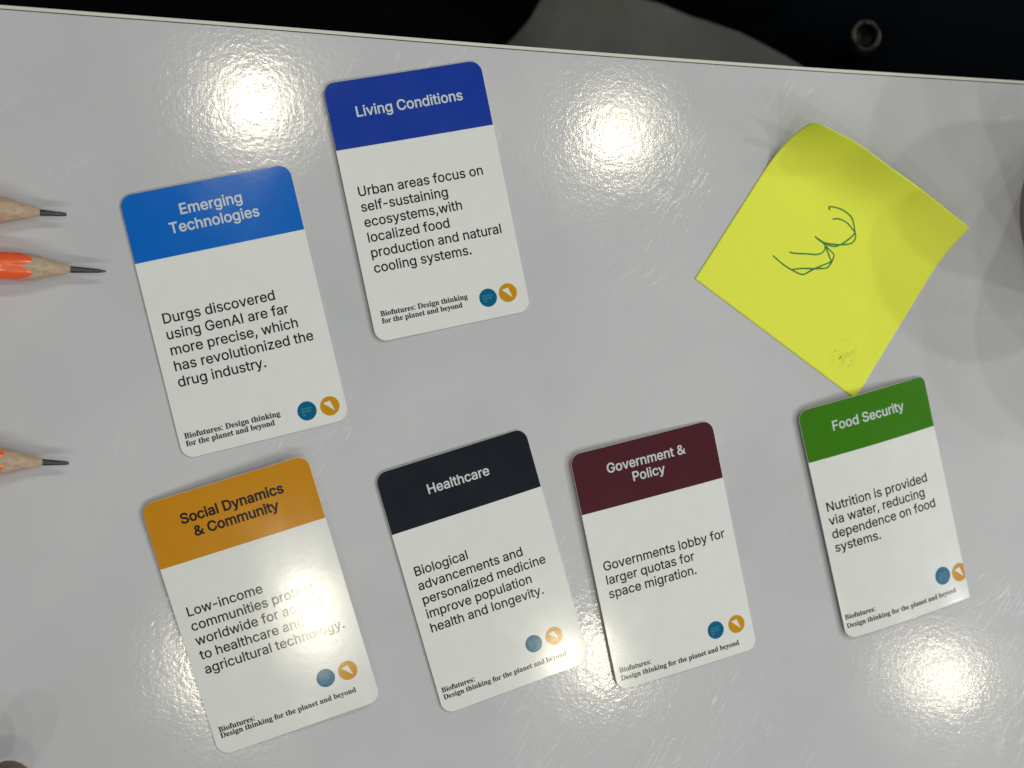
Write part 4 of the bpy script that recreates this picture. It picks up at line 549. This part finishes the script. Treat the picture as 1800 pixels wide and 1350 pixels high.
# ------------------------------------------------------------------ pencils
def pencil_parts():
    ap, rc = 4.25, 4.86            # flat-to-centre and rounded corner radius
    prof = [(0.0, .18), (.35, .34), (3.0, .72), (11.0, 1.14), (11.15, 1.24), (17, 2.75), (21.5, 4.1), (24, 4.55), (27.5, 4.98), (29, 5.15)]
    def rprof(t):
        for (t0, r0), (t1, r1) in zip(prof, prof[1:]):
            if t <= t1: return r0 + (r1 - r0) * (t - t0) / (t1 - t0)
        return prof[-1][1]
    def rhex(a):
        q = ((a + math.pi / 6) % (math.pi / 3)) - math.pi / 6
        return min(ap / math.cos(q), rc)
    def tb(a):
        lo, hi = 11.2, 29.0
        for _ in range(40):
            mid = (lo + hi) / 2
            if rprof(mid) < rhex(a): lo = mid
            else: hi = mid
        return lo + .25 * noise.noise(Vector((math.cos(a) * 3, math.sin(a) * 3, .5)))
    N = 120
    A = [2 * math.pi * i / N for i in range(N)]
    def rings(rows):
        vs, fs = [], []
        for row in rows:
            for a, (t, r) in zip(A, row): vs.append((t * S, r * math.cos(a) * S, r * math.sin(a) * S))
        for k in range(len(rows) - 1):
            for i in range(N):
                j = (i + 1) % N; fs.append((k * N + i, k * N + j, (k + 1) * N + j, (k + 1) * N + i))
        return vs, fs
    lead0 = rings([[(t, .001 if t == 0 else rprof(t)) for a in A] for t in (0, .02, .35, 1.5, 3, 5, 7, 9, 10.2, 11.0, 11.3)])
    blunt = rings([[(t, r) for a in A] for t, r in ((3.0, .001), (3.02, .34), (3.3, .56), (4.4, .70), (7, .85), (9, .98), (10.2, 1.06), (11.0, 1.1), (11.3, 1.1))])
    wood = rings([[(11.05 + (tb(a) - 11.05) * k / 14, min(rprof(11.1 + (tb(a) - 11.05) * k / 14), rhex(a))) for a in A] for k in range(15)])
    body = rings([[(tb(a), rhex(a)) for a in A], [(tb(a) + .12, rhex(a) + .06) for a in A], [(40, rhex(a) + .06) for a in A], [(120, rhex(a) + .06) for a in A], [(175, rhex(a) + .06) for a in A], [(175, .01) for a in A]])
    return lead0, blunt, wood, body
mo = Mat("orange_lacquer", lin(240, 96, 40), .28)
mo.p.inputs['Coat Weight'].default_value = .4; mo.p.inputs['Coat Roughness'].default_value = .12
mo.l(mo.bump(mo.noise(mo.co(scale=(.2, 1, 1)), 800, 2), .00004), mo.p.inputs['Normal'])
mw = Mat("sharpened_cedar", (0.42, 0.29, 0.19, 1), .75, .25)
gr = mw.noise(mw.co(scale=(60, 900, 900)), 1.0, 4, .65)
wc = mw.mix(mw.ramp(gr, .32, .68), (0.40, 0.29, 0.205, 1), (0.52, 0.40, 0.295, 1))
mw.l(mw.mix(mw.ramp(mw.noise(mw.co(scale=(300, 1500, 1500)), 1.0, 2), .6, .75, 0, .5), wc, (0.2, 0.12, 0.075, 1)), mw.p.inputs['Base Color'])
mw.l(mw.bump(gr, .00025, .8), mw.p.inputs['Normal'])
ml = Mat("graphite", (0.05, 0.05, 0.054, 1), .28, .8, .6)
ml.l(ml.bump(ml.noise(ml.co(scale=(500, 1800, 1800)), 1.0, 3), .00012), ml.p.inputs['Normal'])
lead, blunt, wood, body = pencil_parts()
PL = ["orange pencil with blunt tip, topmost of the three at left", "orange pencil reaching furthest right, with long sharp graphite point",
      "orange pencil lying alone lowest at left, level with the gap between two cards"]
proto = None
for i, ((px, py, az, rot), lab) in enumerate(zip(D['pencils'], PL)):
    if proto is None:
        root = empty("pencil", (0, 0, 0)); proto = root
        parts = [obj("pencil_body", body, mo.m, root), obj("wood_cone", wood, mw.m, root)]
        short = obj("graphite_tip", blunt, ml.m, root)
    else:
        root = proto.copy(); COL.objects.link(root)
        for q in parts + ([short] if i == 2 else []):
            cc = q.copy(); COL.objects.link(cc); cc.parent = root
        if i == 1: obj("graphite_tip", lead, ml.m, root)
    back = 0.0 if i == 1 else 3.4          # the two blunt pencils have lost the end of their point
    root.location = ((px - back * math.cos(az)) * S, (py - back * math.sin(az)) * S, 4.32 * S)
    root.rotation_mode = 'XYZ'
    root.rotation_euler = (math.radians(rot), 0, az)
    tag(root, lab, "pencil", "orange pencils at the left side")

# ------------------------------------------------------------------ cup at the right edge
def cup():
    x, y = D['right']
    root = empty("paper_cup", (x * S, y * S, 0))
    tag(root, "cream cup standing at the right edge, only a sliver of its base showing", "cup")
    m = Mat("cream_paper", (0.50, 0.42, 0.33, 1), .6, .3)
    m.l(m.bump(m.noise(m.co(), 300, 3), .00005), m.p.inputs['Normal'])
    obj("cup_wall", lathe([(.01, 4), (40.8, 4), (41.2, 0.05), (42.0, 0.05), (45, 58), (44.2, 58), (41.4, 5.5), (.01, 5.2)], 72), m.m, root)
    rim = [(44.9 + 1.3 * math.cos(a), 58 + 1.3 * math.sin(a)) for a in [2 * math.pi * k / 12 for k in range(13)]]
    obj("cup_rim", lathe(rim, 72), m.m, root)
cup()

# ------------------------------------------------------------------ hand at the lower left corner
def hand():
    fx, fy, fz = D['finger']
    root_m = Mat("skin", (0.16, 0.10, 0.07, 1), .5, .35)  # skin tones below are darkened to stand in for shade from the camera phone
    n1 = root_m.noise(root_m.co(), 160, 4)
    root_m.l(root_m.mix(root_m.ramp(n1, .3, .7), (0.13, 0.075, 0.05, 1), (0.18, 0.115, 0.08, 1)), root_m.p.inputs['Base Color'])
    root_m.l(root_m.bump(root_m.noise(root_m.co(), 900, 3), .0001), root_m.p.inputs['Normal'])
    root_m.p.inputs['Subsurface Weight'].default_value = .08
    root_m.p.inputs['Subsurface Radius'].default_value = (.004, .0015, .0008)
    # joints relative to the index knuckle tip (mm): the hand comes in from the lower left, palm down
    V = [((-62, -150, 30), 27), ((-56, -112, 34), 31), ((-48, -75, 34), 28),
         ((-30, -55, 36), 12), ((-14, -30, 36), 9.6), ((-3, -6, 26), 8.8), ((1, -2, 10), 7.6),
         ((-48, -48, 38), 12), ((-38, -18, 38), 10), ((-30, 2, 26), 9.2), ((-27, 2, 8), 7.8),
         ((-66, -52, 36), 11.5), ((-62, -24, 35), 9.6), ((-56, -8, 24), 8.8), ((-53, -8, 8), 7.6),
         ((-80, -62, 33), 10), ((-82, -40, 30), 8.2), ((-78, -26, 20), 7.4), ((-75, -24, 8), 6.4),
         ((-32, -100, 26), 13), ((-10, -80, 20), 11), ((4, -58, 15), 9.4), ((10, -44, 10), 8)]
    E = [(0, 1), (1, 2), (2, 3), (3, 4), (4, 5), (5, 6), (2, 7), (7, 8), (8, 9), (9, 10), (2, 11), (11, 12), (12, 13), (13, 14), (1, 15), (15, 16), (16, 17), (17, 18), (1, 19), (19, 20), (20, 21), (21, 22)]
    V.append(((-95, -330, 45), 36)); E.append((0, len(V) - 1))
    me = bpy.data.meshes.new("person")
    ox, oy = fx + 2, fy + 1
    me.from_pydata([((p[0] + ox) * S, (p[1] + oy) * S, p[2] * S) for p, r in V], E, [])
    o = bpy.data.objects.new("person", me); COL.objects.link(o)
    sk = o.modifiers.new("skin", 'SKIN'); 
    for i, (p, r) in enumerate(V):
        sv = me.skin_vertices[0].data[i]; sv.radius = (r * S, r * S); sv.use_root = (i == 1)
    sk.use_smooth_shade = True
    ss = o.modifiers.new("sub", 'SUBSURF'); ss.levels = 2; ss.render_levels = 2
    me.materials.append(root_m.m)
    tag(o, "person's hand at the lower left corner, only a curled fingertip in view", "person")
hand()
